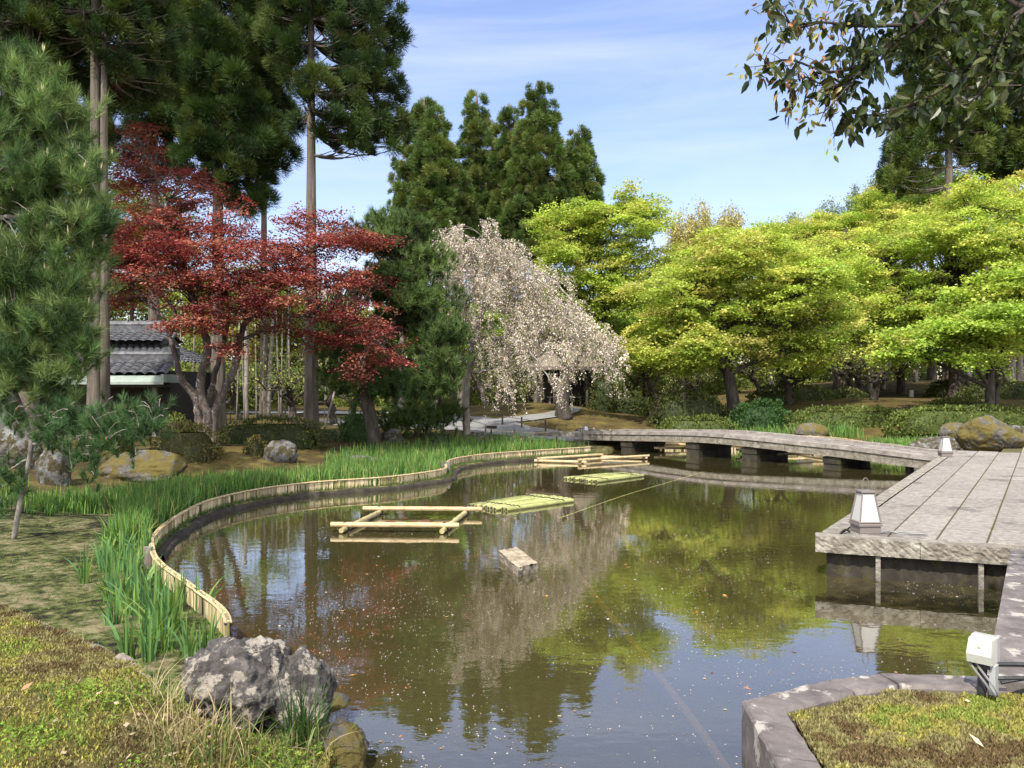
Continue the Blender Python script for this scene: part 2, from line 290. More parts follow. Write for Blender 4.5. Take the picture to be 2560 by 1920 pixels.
def sdist(P, poly):
    """signed distance, positive outside"""
    P = np.asarray(P, float); a = np.asarray(poly, float); b = np.roll(a, -1, 0); best = np.full(len(P), 1e9); ins = np.zeros(len(P), bool)
    for p, q in zip(a, b):
        e = q - p; t = np.clip(((P - p) @ e) / max(e @ e, 1e-12), 0, 1); best = np.minimum(best, np.linalg.norm(P - p - t[:, None] * e, axis=1))
        c = (p[1] > P[:, 1]) != (q[1] > P[:, 1])
        if q[1] != p[1]: ins ^= c & (P[:, 0] < (q[0] - p[0]) * (P[:, 1] - p[1]) / (q[1] - p[1]) + p[0])
    return np.where(ins, -best, best)
def vnoise(x, y, s, seed=0):
    """cheap smooth value noise"""
    x = np.asarray(x, float) / s + seed * 17.3; y = np.asarray(y, float) / s + seed * 9.1; xi = np.floor(x); yi = np.floor(y); fx = x - xi; fy = y - yi
    fx = fx * fx * (3 - 2 * fx); fy = fy * fy * (3 - 2 * fy)
    h = lambda a, b: (np.sin(a * 127.1 + b * 311.7 + seed * 74.7) * 43758.5453) % 1.0
    return (h(xi, yi) * (1 - fx) + h(xi + 1, yi) * fx) * (1 - fy) + (h(xi, yi + 1) * (1 - fx) + h(xi + 1, yi + 1) * fx) * fy - .5
def land(x, y, d):
    z = .08 + .42 * S(d, 1.8, 6.5)
    z = z + .80 * np.exp(-((x - .6) / 4.6) ** 2 - ((y - 37) / 6.5) ** 2)
    z = z + .95 * S(x, 6, 14) * S(y, 25, 34) + .9 * S(x, 12, 25) * S(y, 34, 50) + .25 * S(y, 40, 70)
    z = z + .10 * S(d, 3, 8) * vnoise(x, y, 2.3, 1) + .03 * S(d, .5, 2) * vnoise(x, y, .5, 2)
    return z
def gh(x, y):
    x = np.atleast_1d(np.asarray(x, float)); y = np.atleast_1d(np.asarray(y, float)); d = sdist(np.stack([x, y], 1), POND)
    return land(x, y, d)
def gz(x, y): return float(gh(x, y)[0])

def axis(lo, hi, near_lo, near_hi, st, grow=1.12):
    a = list(np.arange(near_lo, near_hi + st / 2, st)); s = st; v = near_hi
    while v < hi: s *= grow; v += s; a.append(v)
    s = st; v = near_lo
    while v > lo: s *= grow; v -= s; a.insert(0, v)
    return np.array(a)
gx = axis(-260, 260, -9, 14, .11); gy = axis(-60, 500, 1.8, 29, .11)
X, Yg = np.meshgrid(gx, gy); P2 = np.stack([X.ravel(), Yg.ravel()], 1); D = sdist(P2, POND)
Z = land(P2[:, 0], P2[:, 1], D)
Z = np.where((P2[:, 1] < 4.6) & (P2[:, 0] > .5) & (D > 0), np.minimum(Z, .1), Z)
ramp = S(-D, -.04, .22); Z = Z * (1 - ramp) + (-.42 + .05 * vnoise(P2[:, 0], P2[:, 1], .8, 5)) * ramp
mud = (1 - S(P2[:, 1], 11.5, 14.5)) * S(D, 0, .1) * (P2[:, 0] < 0) + 0
mud = np.clip(mud + .6 * (1 - S(D, 1.0, 3.5)) * (P2[:, 0] < 4), 0, 1)
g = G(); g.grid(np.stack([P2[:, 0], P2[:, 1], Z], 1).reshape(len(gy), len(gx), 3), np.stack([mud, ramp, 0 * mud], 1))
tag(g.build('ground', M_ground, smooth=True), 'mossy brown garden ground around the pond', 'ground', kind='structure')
g = G(); g.add([(-9, 1.9, 0), (16, 1.9, 0), (16, 29, 0), (-9, 29, 0)], [(0, 1, 2, 3)])
# water follows the pond, a hand's breadth under the banks
pw = POND
import bmesh
bm = bmesh.new(); f = bm.faces.new([bm.verts.new((float(a), float(b), 0)) for a, b in pw]); bmesh.ops.triangulate(bm, faces=[f])
me = bpy.data.meshes.new('water'); bm.normal_update(); bm.to_mesh(me); bm.free()
if me.polygons[0].normal.z < 0: me.flip_normals()
me.materials.append(M_water); wo = bpy.data.objects.new('water', me); C.objects.link(wo)
tag(wo, 'still olive brown pond water with reflections', 'water', kind='structure')
#@@STRUCT
# ------------------------------------------------------------------ banks and beds near the camera
def patch_bed(name, poly, zf, label, res=.03, skirt=.09):
    poly = np.asarray(poly, float); lo = poly.min(0) - .15; hi = poly.max(0) + .15
    xs = np.arange(lo[0], hi[0], res); ys = np.arange(lo[1], hi[1], res); X, Y = np.meshgrid(xs, ys); P = np.stack([X.ravel(), Y.ravel()], 1); d = sdist(P, poly)
    z = zf(P[:, 0], P[:, 1]); k = S(d, -.02, skirt); z = z * (1 - k) + -.1 * k
    keep = d < skirt + .03; n = len(xs); idx = np.arange(len(P)).reshape(len(ys), n)
    q = np.stack([idx[:-1, :-1], idx[:-1, 1:], idx[1:, 1:], idx[1:, :-1]], -1).reshape(-1, 4); q = q[keep[q].all(1)]
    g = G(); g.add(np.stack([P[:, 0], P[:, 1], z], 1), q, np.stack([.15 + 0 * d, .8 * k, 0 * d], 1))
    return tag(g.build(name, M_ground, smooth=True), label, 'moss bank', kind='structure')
BANK = [(-7.5, 7.0), (-5, 6.35), (-3.6, 5.64), (-2.9, 5.12), (-2.46, 4.82), (-2.17, 4.55), (-1.99, 4.35), (-1.84, 4.2), (-1.55, 4.05), (-1.2, 4.1), (-.92, 4.05), (-.86, 3.6), (-.8, 2.0), (-7.5, 2.0)]
def bank_z(x, y): return .17 + .25 * S(-x, 1.0, 2.1) + .07 * vnoise(x, y, .5, 3) + .035 * vnoise(x, y, .12, 4) + .02 * vnoise(x, y, .05, 6)
patch_bed('moss_bank', BANK, bank_z, 'mossy bank in the near left corner')
CO = [(1.0, 2.2), (1.14, 3.98), (1.68, 4.27), (1.995, 4.36), (2.55, 4.3), (2.75, 4.28)]
BED = [(1.22, 2.2), (1.36, 3.86), (1.74, 4.07), (2.02, 4.15), (2.75, 4.08), (4.6, 3.1), (4.6, 2.2)]
def bed_z(x, y): return .385 + .035 * vnoise(x, y, .35, 7) + .03 * vnoise(x, y, .1, 8) + .015 * vnoise(x, y, .04, 9)
patch_bed('moss_bed', BED, bed_z, 'moss bed inside the stone coping in the near right corner', skirt=.05)
# rough stone lip along the bank
g = G(); lp = resample(BANK[1:9], .16)
for i in range(len(lp) - 1):
    a, b = lp[i], lp[i + 1]; m = (a + b) / 2; e = b - a
    sz = R.uniform(.7, 1.1); g.box((m[0], m[1] - .0, float(bank_z(m[0], m[1])) - .10 + R.uniform(-.02, .01)), (np.linalg.norm(e) * sz, .055 * R.uniform(.7, 1.3), .20), math.atan2(e[1], e[0]) + R.uniform(-.15, .15), V3(.5, .46, .4) * R.uniform(.75, 1.25), cham=.02)
tag(g.build('kerb', M_kerb), 'row of low rough stones edging the mossy bank', 'kerb', kind='structure')

# ------------------------------------------------------------------ concrete kerb at the waterline and the bamboo edging behind it
el = edge_l; tl = nrm(np.gradient(el, axis=0)); nl = np.stack([tl[:, 1], -tl[:, 0]], 1)      # outward (land side)
if sdist((el + nl * .3)[20:21], POND)[0] < 0: nl = -nl
pf = [(-.05, -.5), (-.05, .02), (-.03, .055), (.04, .066), (.08, .055), (.10, -.1)]
P = np.stack([np.c_[el + nl * o, np.full(len(el), z) + .014 * R.normal(0, 1, len(el)).clip(-1.5, 1.5) * (z > 0)] for o, z in pf], 1)
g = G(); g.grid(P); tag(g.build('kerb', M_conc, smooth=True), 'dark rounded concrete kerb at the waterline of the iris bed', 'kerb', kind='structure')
off = np.interp(np.arange(len(el)), [0, len(el) * .55, len(el) - 1], [.34, .16, .10])[:, None]
fa = el + nl * off
fence_far = fa; fence_near = resample([tuple(fa[-1]), (-3.72, 8.3), (-3.40, 7.78), (-3.02, 7.27), (-2.66, 6.78), (-2.36, 6.38), (-2.16, 6.05), (-2.05, 5.78)], .2)
def bamboo_edging(path, label, h0, h1, lean):
    p = resample(path, .03); r = empty('bamboo_edging', (*p[0], 0), label, 'edging fence', 'bamboo slat edging round the iris beds'); base = V3(*p[0], 0)
    dist = np.r_[0, np.cumsum(np.linalg.norm(np.diff(p, axis=0), axis=1))]; T = dist[-1]; u = 0; g = G(); rl = G(); rg = np.random.default_rng(5)
    top = []
    grp = 0; gcol = 1
    while u < T - .03:
        wd = rg.uniform(.016, .034); m = np.array([np.interp(u + wd / 2, dist, p[:, 0]), np.interp(u + wd / 2, dist, p[:, 1])]); n2 = np.array([np.interp(u + .05, dist, p[:, 0]), np.interp(u + .05, dist, p[:, 1])]) - m
        az = math.atan2(n2[1], n2[0]) if np.linalg.norm(n2) > 1e-6 else 0
        grp -= wd
        if grp <= 0: grp = rg.uniform(.10, .34); gcol = rg.choice([.5, .75, 1.0, 1.0, 1.1]); gap = rg.random() < .55
        h = rg.uniform(h0, h1); b = gz(*m) if u % .3 < .02 or u == 0 else b
        t = rg.random(); col = V3(.5, .5, .5) * gcol * rg.uniform(.7, 1.15)
        if t < (.24 if gap else .08): u += wd * rg.uniform(.6, 1.5); continue
        if t < .30: col = V3(.22, .24, .14)
        g.box((m[0] - base[0], m[1] - base[1], b + h / 2 - .06), (wd * 1.02, .010 + rg.uniform(0, .008), h + .06), az + rg.uniform(-.12, .12), col)
        if len(top) == 0 or u - top[-1][3] > .12: top.append((m[0] - base[0], m[1] - base[1], b + (h0 + h1) / 2 - .035, u))
        u += wd
    g.build('slat_screen', M_fence, r)
    tp = np.array(top)[:, :3]; tt = nrm(np.gradient(tp, axis=0)); sd = np.stack([-tt[:, 1], tt[:, 0], 0 * tt[:, 0]], 1)
    for s in (-1, 1): rl.tube(tp + sd * .018 * s, .011, 5, V3(.42, .4, .36))
    rl.build('rail', M_fence, r)
    for q in tp[::9][:60]: k = G(); k.box(q, (.05, .055, .012), R.uniform(0, 3), V3(.3, .3, .3)); k.build('rope_tie', M_rope, r)
    return r
bamboo_edging([tuple(q) for q in fence_far[::-1]], 'long curving bamboo slat edging behind the concrete kerb', .18, .215, 0)
bamboo_edging([tuple(q) for q in fence_near], 'near end of the bamboo slat edging running up to the lichened boulder', .19, .225, 0)
bamboo_edging([(11.3, 23.2), (10.95, 24.6), (10.75, 26.1), (9.5, 27.2), (8.3, 27.85)], 'short tan bamboo edging below the iris leaves beyond the bridge', .22, .27, 0)
bamboo_edging([(7.9, 27.9), (6.3, 27.9), (4.9, 27.3), (4.0, 26.8)], 'tan bamboo edging glimpsed in the gap under the bridge', .25, .3, 0)
# bundled post at the kink and a short stake at the near bend
g = G(); g.box((0, 0, .13), (.24, .10, .27), 0.3, V3(.35, .34, .32)); tag(g.build('wooden_stake', M_wood, loc=(-1.52, 18.0, .03)), 'weathered board post at the kink in the bamboo edging', 'stake')
g = G(); g.tube([(0, 0, -.1), (0, 0, .22)], .05, 10, V3(.5, .45, .4)); tag(g.build('wooden_stake', M_wood, loc=(-3.83, 8.42, .08)), 'round stub of a stake where the two bamboo edgings meet', 'stake')

# ------------------------------------------------------------------ paved terrace, its kerbs and walls, coping
O0 = np.array([3.17, 8.36]); eu = np.array([.555, .832]); ev = np.array([.832, -.555])
def uv(u, v): return O0 + eu * u + ev * v
AXT = math.atan2(eu[1], eu[0])
g = G(); rg = np.random.default_rng(3)
def slab(gr, u0, u1, v0, v1, zt, th, col, gap=.009, g2=.005):
    p = [uv(u0 + g2, v0 + gap), uv(u1 - g2, v0 + gap), uv(u1 - g2, v1 - gap), uv(u0 + g2, v1 - gap)]
    c = sum(p) / 4; gr.box((c[0], c[1], zt - th / 2), (u1 - u0 - 2 * g2, abs(v1 - v0) - 2 * gap, th), AXT, col, cham=.004)
cols = [.19 + .44 * i for i in range(0, 14)]
for i, v0 in enumerate(cols):
    u = -6.2 if v0 > 1.9 else .217 * (v0 + .44) + .22
    um = 13.9 if v0 < 1.1 else 15.8
    while u < um:
        ln = rg.uniform(.85, 1.05); u1 = min(u + ln, um); c = V3(.5, .49, .48) * rg.uniform(.86, 1.12)
        if u1 - u > .1: slab(g, u, u1, v0, v0 + .44, .42 + rg.uniform(-.002, .002), .16, c)
        u = u1
tag(g.build('pavement', M_slab), 'pale stone slab pavement of the terrace beside the pond', 'pavement', kind='structure')
g = G(); p0, p1 = uv(-.3, .2), uv(13.8, 1.0)
for pol in ([uv(.5, .2), uv(13.8, .2), uv(13.8, 1.1), uv(15.7, 1.1), uv(15.7, 6.3), uv(-6.1, 6.3), uv(-6.1, 2.0), uv(.7, 2.0)],): g.prism(pol, .2, .405)
tag(g.build('path_bed', surf('joint_moss', [(.045, .035, .018), (.11, .095, .03)], 20, rough=.95)), 'mossy joint bed between the paving slabs', 'path', kind='structure')
# kerb stones: left edge strip and rough front band
def rough_block(gr, p, q, dv, zt, th, col, nseg=24, amp=.012):
    """a long stone from p to q, dv = inward depth vector, with a hewn outer face"""
    p, q, dv = V3(*p, 0), V3(*q, 0), V3(*dv, 0); L_ = np.linalg.norm(q - p); t = np.linspace(0, 1, max(4, int(L_ / .03))); z = np.linspace(zt, zt - th, 7)
    out = -dv / np.linalg.norm(dv)
    Pm = p + (q - p) * t[:, None, None] * 1.0 + V3(0, 0, 1) * z[None, :, None]
    nz_ = R.uniform(-1, 1, (len(t), 7)) * .7; nz_[:, 0] *= .3
    Pm = Pm + out * (nz_ * amp)[..., None]; gr.grid(Pm.transpose(0, 1, 2), col)
    top = np.stack([Pm[:, 0], np.broadcast_to(p + (q - p) * t[:, None] + dv, Pm[:, 0].shape) + V3(0, 0, zt)], 1); gr.grid(top[:, ::-1], col)
    bot = np.stack([Pm[:, -1], p + (q - p) * t[:, None] + dv + V3(0, 0, zt - th)], 1); gr.grid(bot, col)
    for k in (0, -1):
        e = Pm[k]; b = (p if k == 0 else q) + dv
        gr.grid(np.stack([e, np.c_[np.full(7, b[0]), np.full(7, b[1]), z]], 0), col)
kf = G(); fd = np.array([4.83, 7.72]) - O0; fd /= np.linalg.norm(fd); fin = np.array([-fd[1], fd[0]])
rough_block(kf, O0, O0 + fd * .98, fin * .235, .424, .165, V3(.56, .54, .5)); rough_block(kf, O0 + fd * .985, O0 + fd * 1.80, fin * .235, .423, .165, V3(.55, .52, .48))
u = .06
while u < 13.7:
    u1 = u + R.uniform(1.3, 1.8); a, b = uv(u + .235 if u < .1 else u, 0), uv(min(u1, 13.9) - .004, 0); rough_block(kf, a, b, ev * .185, .426, .165, V3(.53, .51, .48) * R.uniform(.92, 1.08), amp=.006); u = u1
tag(kf.build('kerb', M_kerb, smooth=False), 'rough hewn pale edge stones of the terrace', 'kerb', kind='structure')
r = empty('retaining_wall', (*O0, 0), 'dark damp concrete wall with pale posts under the terrace edge', 'wall')
g = G(); o = np.array([*O0, 0])
wl = [uv(.2, .12) - O0, O0 + fin * .12 + fd * 1.9 - O0]
g.prism([O0 + fin * .11 + fd * .11 - O0, O0 + fin * .11 + fd * 1.85 - O0, O0 + fin * .31 + fd * 1.85 - O0, O0 + fin * .31 + fd * .2 - O0], -.6, .258)
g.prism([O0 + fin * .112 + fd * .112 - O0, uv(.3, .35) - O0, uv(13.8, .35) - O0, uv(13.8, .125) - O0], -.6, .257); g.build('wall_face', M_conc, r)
for k in (.60, 1.52):
    q = fd * k + fin * .06; g = G(); g.box((q[0], q[1], -.02), (.045, .06, .55), math.atan2(fd[1], fd[0]), V3(.55, .53, .5)); g.build('post', M_kerb, r)
# path edge coping and its wall
def coping(pts, wd, zt, th, lens, label, wall=True, inside=-1):
    g = G()
    for a, b in zip(pts[:-1], pts[1:]):
        a, b = np.array(a, float), np.array(b, float); L_ = np.linalg.norm(b - a); d = (b - a) / L_; n = np.array([-d[1], d[0]]) * inside; k = max(1, round(L_ / lens))
        for i in range(k):
            s0, s1 = a + d * (L_ * i / k + .003), a + d * (L_ * (i + 1) / k - .003); rough_block(g, s0, s1, n * wd, zt + R.uniform(-.004, .004), th, V3(.5, .48, .47) * R.uniform(.88, 1.15), amp=.004)
    return tag(g.build('coping', M_cope), label, 'coping', kind='structure')
coping([(2.55, 4.3), (4.80, 7.70)], .42, .425, .62, .95, 'dark stone coping along the edge of the path', inside=-1)
# mitred coping round the moss bed
inn = [(1.19, 2.2), (1.325, 3.875), (1.755, 4.09), (2.02, 4.175), (2.56, 4.12)]
outp = [(1.0, 2.2), (1.14, 3.98), (1.68, 4.27), (1.995, 4.36), (2.54, 4.295)]
g = G()
for i in range(4):
    a, b, c, d = [np.array(q, float) for q in (outp[i], outp[i + 1], inn[i + 1], inn[i])]
    k = 3 if i == 0 else 1
    for j in range(k):
        t0, t1 = j / k, (j + 1) / k; zt = .425 + R.uniform(-.004, .004)
        q = [a + (b - a) * t0, a + (b - a) * t1, d + (c - d) * t1, d + (c - d) * t0]; ce = sum(q) / 4; q = [ce + (s - ce) * .985 for s in q]
        n = 12; T = np.linspace(0, 1, n)[:, None]
        rows = [np.c_[q[0] + (q[1] - q[0]) * T, np.full(n, z)] for z in (-.5, zt - .10, zt - .012)]
        o1 = q[0] + (q[1] - q[0]) * T; i1 = q[3] + (q[2] - q[3]) * T
        rows += [np.c_[o1 + (i1 - o1) * s, np.full(n, zt)] for s in (.06, .35, .65, .94)] + [np.c_[i1, np.full(n, zt - .02)], np.c_[i1, np.full(n, .1)]]
        Pm = np.stack(rows, 1); Pm[:, 1:-1] += R.uniform(-1, 1, Pm[:, 1:-1].shape) * .0035
        g.grid(Pm[:, ::-1], V3(.5, .48, .47) * R.uniform(.88, 1.12))
        for e in (0, -1): g.add(Pm[e], [tuple(range(Pm.shape[1]))], V3(.45, .43, .42))
tag(g.build('coping', M_cope), 'angled stone coping between the pond and the near moss bed', 'coping', kind='structure')

# ------------------------------------------------------------------ bridge
A = np.array([2.55, 25.75]); B = np.array([9.42, 17.75]); bd = (B - A) / np.linalg.norm(B - A); bn = np.array([-bd[1], bd[0]])
if bn[1] < 0: bn = -bn
LB = np.linalg.norm(B - A)
br = empty('footbridge', (*A, 0), 'low weathered plank footbridge crossing the pond on stone piers', 'bridge')
ss = np.linspace(-.02, 1.0, 30)
zb = np.interp(ss, [-.02, .1, .39, .5, .8, 1.0], [.56, .61, .715, .70, .565, .43]); zb = np.convolve(np.pad(zb, 1, mode='edge'), np.ones(3) / 3, 'valid')
def strip(gr, v0, v1, ztop, th, col, jit=0.006, nb=4):
    """long beams along the bridge cut in nb lengths"""
    cut = np.linspace(0, len(ss) - 1, nb + 1).round().astype(int)
    for a, b in zip(cut[:-1], cut[1:]):
        s_ = ss[a:b + 1].copy(); s_[0] += .0006; s_[-1] -= .0006; dz = R.uniform(-jit, jit); z = np.interp(s_, ss, zb) + ztop + dz; cc = col * R.uniform(.8, 1.2)
        c2 = bd * s_[:, None] * LB
        ring = [np.c_[c2 + bn * v, z + zz] for v, zz in ((v0, 0), (v1, 0), (v1, -th), (v0, -th), (v0, 0))]
        gr.grid(np.stack(ring, 1), cc)
        for e in (0, -1): q = np.stack(ring, 1)[e][:4]; gr.add(q, [(0, 1, 2, 3)], cc)
W_ = 1.75
g = G(); strip(g, -.02, .24, 0, .10, V3(.62, .59, .55)); g.build('kerb_plank', M_wood, br)
g = G(); strip(g, W_ - .24, W_, 0, .105, V3(.55, .52, .49)); g.build('kerb_plank', M_wood, br)
g = G(); strip(g, .012, .2, -.106, .19, V3(.33, .31, .27), nb=3); g.build('side_beam', M_conc if False else M_kerb, br)
g = G(); strip(g, W_ - .2, W_ - .012, -.108, .20, V3(.44, .42, .36), nb=3); g.build('side_beam', M_kerb, br)
g = G()
for i in range(5): strip(g, .245 + i * .253, .245 + i * .253 + .247, -.035, .06, V3(.48, .45, .41), nb=5)
g.build('deck', M_wood, br)
for s_ in (.135, .37, .545, .765):
    z1 = float(np.interp(s_, ss, zb)) - .31; c = bd * s_ * LB + bn * (W_ / 2); g = G()
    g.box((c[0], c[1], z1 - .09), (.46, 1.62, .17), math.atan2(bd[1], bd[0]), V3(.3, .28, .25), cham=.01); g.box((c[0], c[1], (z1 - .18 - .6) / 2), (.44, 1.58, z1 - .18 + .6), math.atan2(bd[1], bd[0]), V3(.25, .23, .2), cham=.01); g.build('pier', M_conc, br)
c = bd * (.93 * LB) + bn * (W_ / 2)
for q in (-.5, .5): g = G(); p = c + bn * q; g.tube([(p[0], p[1], -.6), (p[0], p[1], .24)], .09, 10, V3(.3, .28, .25)); g.build('pile', M_barkd, br)
g = G(); c = bd * (-.03 * LB) + bn * (W_ / 2); g.box((c[0], c[1], -.05), (.5, 2.2, .66), math.atan2(bd[1], bd[0]), V3(.35, .33, .3)); g.build('abutment', M_conc, br)
g = G(); c = bd * (-.11 * LB); g.box((c[0] - .25, c[1] + .1, .42), (1.6, .22, .16), math.atan2(bd[1], bd[0]) + .5, V3(.36, .34, .3)); c = c + bn * W_; g.box((c[0], c[1], .44), (1.5, .22, .16), math.atan2(bd[1], bd[0]) + .3, V3(.36, .34, .3)); g.build('approach_beam', M_wood, br)
g = G(); c = bd * (-.02 * LB) - bn * .03; g.box((c[0], c[1], .38), (.12, .1, .42), 0.3, V3(.3, .28, .25)); g.build('end_post', M_wood, br)

# ------------------------------------------------------------------ gravel path on the far side
def ribbon(name, pts, wd, z, m, label, cat, res=.35):
    p = resample(pts, res); t = nrm(np.gradient(p, axis=0)); n = np.stack([-t[:, 1], t[:, 0]], 1); wd = np.interp(np.linspace(0, 1, len(p)), np.linspace(0, 1, len(wd)), wd) if hasattr(wd, '__len__') else np.full(len(p), wd)
    k = np.linspace(-1, 1, 9); Q = p[:, None, :] + n[:, None, :] * (wd[:, None] * k[None, :] * (1 + .05 * np.sin(np.arange(len(p)) * 1.3))[:, None])[..., None] * .5
    zz = gh(Q[..., 0].ravel(), Q[..., 1].ravel()).reshape(Q.shape[:2]) + z
    g = G(); g.grid(np.concatenate([Q, zz[..., None]], -1)); o = g.build(name, m, smooth=True)
    return tag(o, label, cat, kind='structure')
ribbon('path', [(-8.5, 36), (-5.6, 33), (-3.4, 30.2), (-.9, 28.6), (1.8, 27.8), (3.4, 27.6)], [2.0, 4.0, 5.2, 4.2, 2.4, 2.0], .03, M_gravel, 'grey gravel path curving past the bridge end', 'path')
ribbon('path', [(-1.2, 29.2), (.4, 30.6), (2.1, 32.5), (2.6, 35)], [.9, .8, .9], .05, M_gravel, 'narrow grey gravel path climbing to the thatched hut', 'path')
ribbon('path', [(-16, 46), (-11, 45), (-7, 44), (-2, 46)], 2.2, .06, plain('pale_gravel', (.4, .39, .36), .9), 'bright pale gravel path far behind the pines', 'path')

# ------------------------------------------------------------------ tiled house on the left
HY0 = 24.0
def hx(px, Y=HY0): return (px - CX) * Y / F
hs = empty('tiled_house', (-14, HY0 + 2, .45), 'old house with grey tiled roofs and pale copper eaves behind the cedars', 'house')
ho = V3(-14, HY0 + 2, .45)
def hbox(gr, x0, x1, y0, y1, z0, z1, col=None): gr.box((V3((x0 + x1) / 2, (y0 + y1) / 2, (z0 + z1) / 2) - ho), (x1 - x0, y1 - y0, z1 - z0), 0, col)
g = G(); hbox(g, -19, hx(392), HY0 + .9, HY0 + 5.5, .3, 2.5); g.build('wall', M_dark, hs)
g = G(); hbox(g, hx(-60), hx(46), HY0 - .2, HY0 + .4, .4, 2.55); g.build('side_wall', M_plast, hs)
g = G(); hbox(g, hx(276), hx(372), HY0 + .82, HY0 + .9, .5, 1.25); wl_ = g.build('lattice_window', M_dark, hs)
g = G()
for i in range(10): x = hx(280 + i * 10); hbox(g, x, x + .03, HY0 + .79, HY0 + .82, .5, 1.2)
g.build('lattice', M_wood, wl_)
for px_ in (380, 250):
    g = G(); hbox(g, hx(px_ - 4), hx(px_ + 6), HY0 + .1, HY0 + .22, .4, 2.15); g.build('post', M_wood, hs)
def tile_sheet(gr, a, b, c, d, nw, amp, rows=8):
    """corrugated tiles between eave edge a-b and upper edge d-c"""
    a, b, c, d = [np.asarray(q, float) - ho for q in (a, b, c, d)]; nn = nrm(np.cross(b - a, d - a)[None])[0]
    if nn[2] < 0: nn = -nn
    s_ = np.linspace(0, 1, nw * 8 + 1); tt = np.repeat(np.linspace(0, 1, rows + 1), 2)[1:-1]
    lift = np.tile([.03, 0], rows)
    Pm = ((a + (b - a) * s_[:, None])[None] * (1 - tt)[:, None, None] + (d + (c - d) * s_[:, None])[None] * tt[:, None, None])
    wv = np.abs(np.sin(s_ * nw * math.pi)) ** .8 * amp
    gr.grid(Pm + nn * (wv[None, :] + lift[:, None])[..., None], V3(.5, .5, .5))
g = G()
zE = 2.34; ex0, ex1 = -19.5, hx(424)
tile_sheet(g, (ex0, HY0 - .25, zE), (ex1, HY0 - .25, zE), (ex1 - .1, HY0 + .75, zE + .42), (ex0, HY0 + .75, zE + .42), 30, .075, 4)
pr = g.build('lower_roof', M_tile, hs)
g = G(); hbox(g, ex0, hx(410), HY0 + .72, HY0 + .95, zE + .40, zE + .62); g.tube([V3(ex0, HY0 + .83, zE + .66) - ho, V3(hx(408), HY0 + .83, zE + .66) - ho], .10, 8); g.box(V3(hx(411), HY0 + .82, zE + .66) - ho, (.14, .3, .4)); g.build('ridge', M_tile, pr)
g = G(); e0 = [(ex0, HY0 - .62, zE - .20), (hx(431), HY0 - .62, zE - .20), (hx(428), HY0 - .18, zE + .0), (ex0, HY0 - .18, zE + .0)]
g.add(np.array(e0) - ho, [(0, 1, 2, 3)]); g.add(np.array(e0) - ho + V3(0, 0, -.06), [(3, 2, 1, 0)])
hbox(g, ex0, hx(431), HY0 - .64, HY0 - .60, zE - .28, zE - .20); hbox(g, hx(424), hx(431), HY0 - .6, HY0 + .9, zE - .22, zE + .02); g.build('copper_eave', M_copper, hs)
g = G(); hbox(g, ex0, hx(424), HY0 - .5, HY0 + .9, zE - .36, zE - .30); g.build('soffit', M_dark, hs)
g = G(); zr = 2.86
tile_sheet(g, (-19, HY0 + .9, zr - .1), (hx(398), HY0 + .9, zr - .1), (hx(300), HY0 + 3.2, zr + .62), (-19, HY0 + 3.2, zr + .62), 34, .06, 9)
tile_sheet(g, (hx(398), HY0 + .9, zr - .1), (hx(398), HY0 + 5.4, zr - .1), (hx(300), HY0 + 3.2, zr + .62), (hx(300), HY0 + 3.2, zr + .62), 14, .06, 9)
mr = g.build('main_roof', M_tile, hs)
g = G(); xg = hx(322)
tile_sheet(g, (-19, HY0 + 2.2, zr + .60), (xg, HY0 + 2.2, zr + .60), (xg - .1, HY0 + 3.2, zr + .98), (-19, HY0 + 3.2, zr + .98), 26, .05, 5)
tile_sheet(g, (xg, HY0 + 4.2, zr + .60), (-19, HY0 + 4.2, zr + .60), (-19, HY0 + 3.2, zr + .98), (xg - .1, HY0 + 3.2, zr + .98), 26, .05, 5)
g.add(np.array([(xg - .12, HY0 + 2.3, zr + .52), (xg - .12, HY0 + 4.1, zr + .52), (xg - .12, HY0 + 3.2, zr + .93)]) - ho, [(0, 1, 2)])
g.build('gable_roof', M_tile, mr)
g = G(); hbox(g, -19, hx(302), HY0 + 3.02, HY0 + 3.38, zr + .92, zr + 1.2); g.tube([V3(-19, HY0 + 3.2, zr + 1.25) - ho, V3(hx(300), HY0 + 3.2, zr + 1.25) - ho], .13, 8); g.build('top_ridge', M_tile, mr)
for q, dx in ((V3(hx(300), HY0 + 3.2, zr + 1.26), .0), (V3(hx(336), HY0 + 2.25, zr + .7), 0)):
    g = G(); tt = np.linspace(0, 1, 8)[:, None]; g.tube(q - ho + np.c_[.34 * tt, 0 * tt, .05 - .1 * np.sin(tt * 2.2) + .32 * tt ** 2.2], np.linspace(.10, .05, 8), 8); g.build('ridge_end_tile', M_tile, mr)
# ------------------------------------------------------------------ thatched hut behind the cherry
hp = gp(1410, 1016, 1.05); hY = 37.0; hX = (1412 - CX) * hY / F; hz = gz(hX, hY) - .05
hut = empty('thatched_hut', (hX, hY, hz), 'small round thatched shelter half hidden behind the weeping cherry', 'hut')
g = G(); rr = [(0, 3.25), (.12, 3.2), (.5, 2.86), (1.0, 2.36), (1.45, 1.95), (1.75, 1.78), (1.72, 1.62), (1.0, 1.75)]
a = np.arange(28) * 2 * math.pi / 28
Pm = np.stack([np.stack([np.cos(a) * r_ * (1 + .03 * np.sin(a * 7 + r_ * 3)), np.sin(a) * r_, np.full(28, z_ - .0) + .02 * np.sin(a * 9)], 1) for r_, z_ in rr], 1); Pm = np.concatenate([Pm, Pm[:1]], 0); g.grid(Pm); g.build('thatched_roof', M_thatch, hut)
for q in range(6):
    g = G(); an = q * math.pi / 3 + .3; g.tube([(1.3 * math.cos(an), 1.3 * math.sin(an), -.2), (1.3 * math.cos(an), 1.3 * math.sin(an), 1.85)], .07, 8); g.build('post', M_barkd, hut)
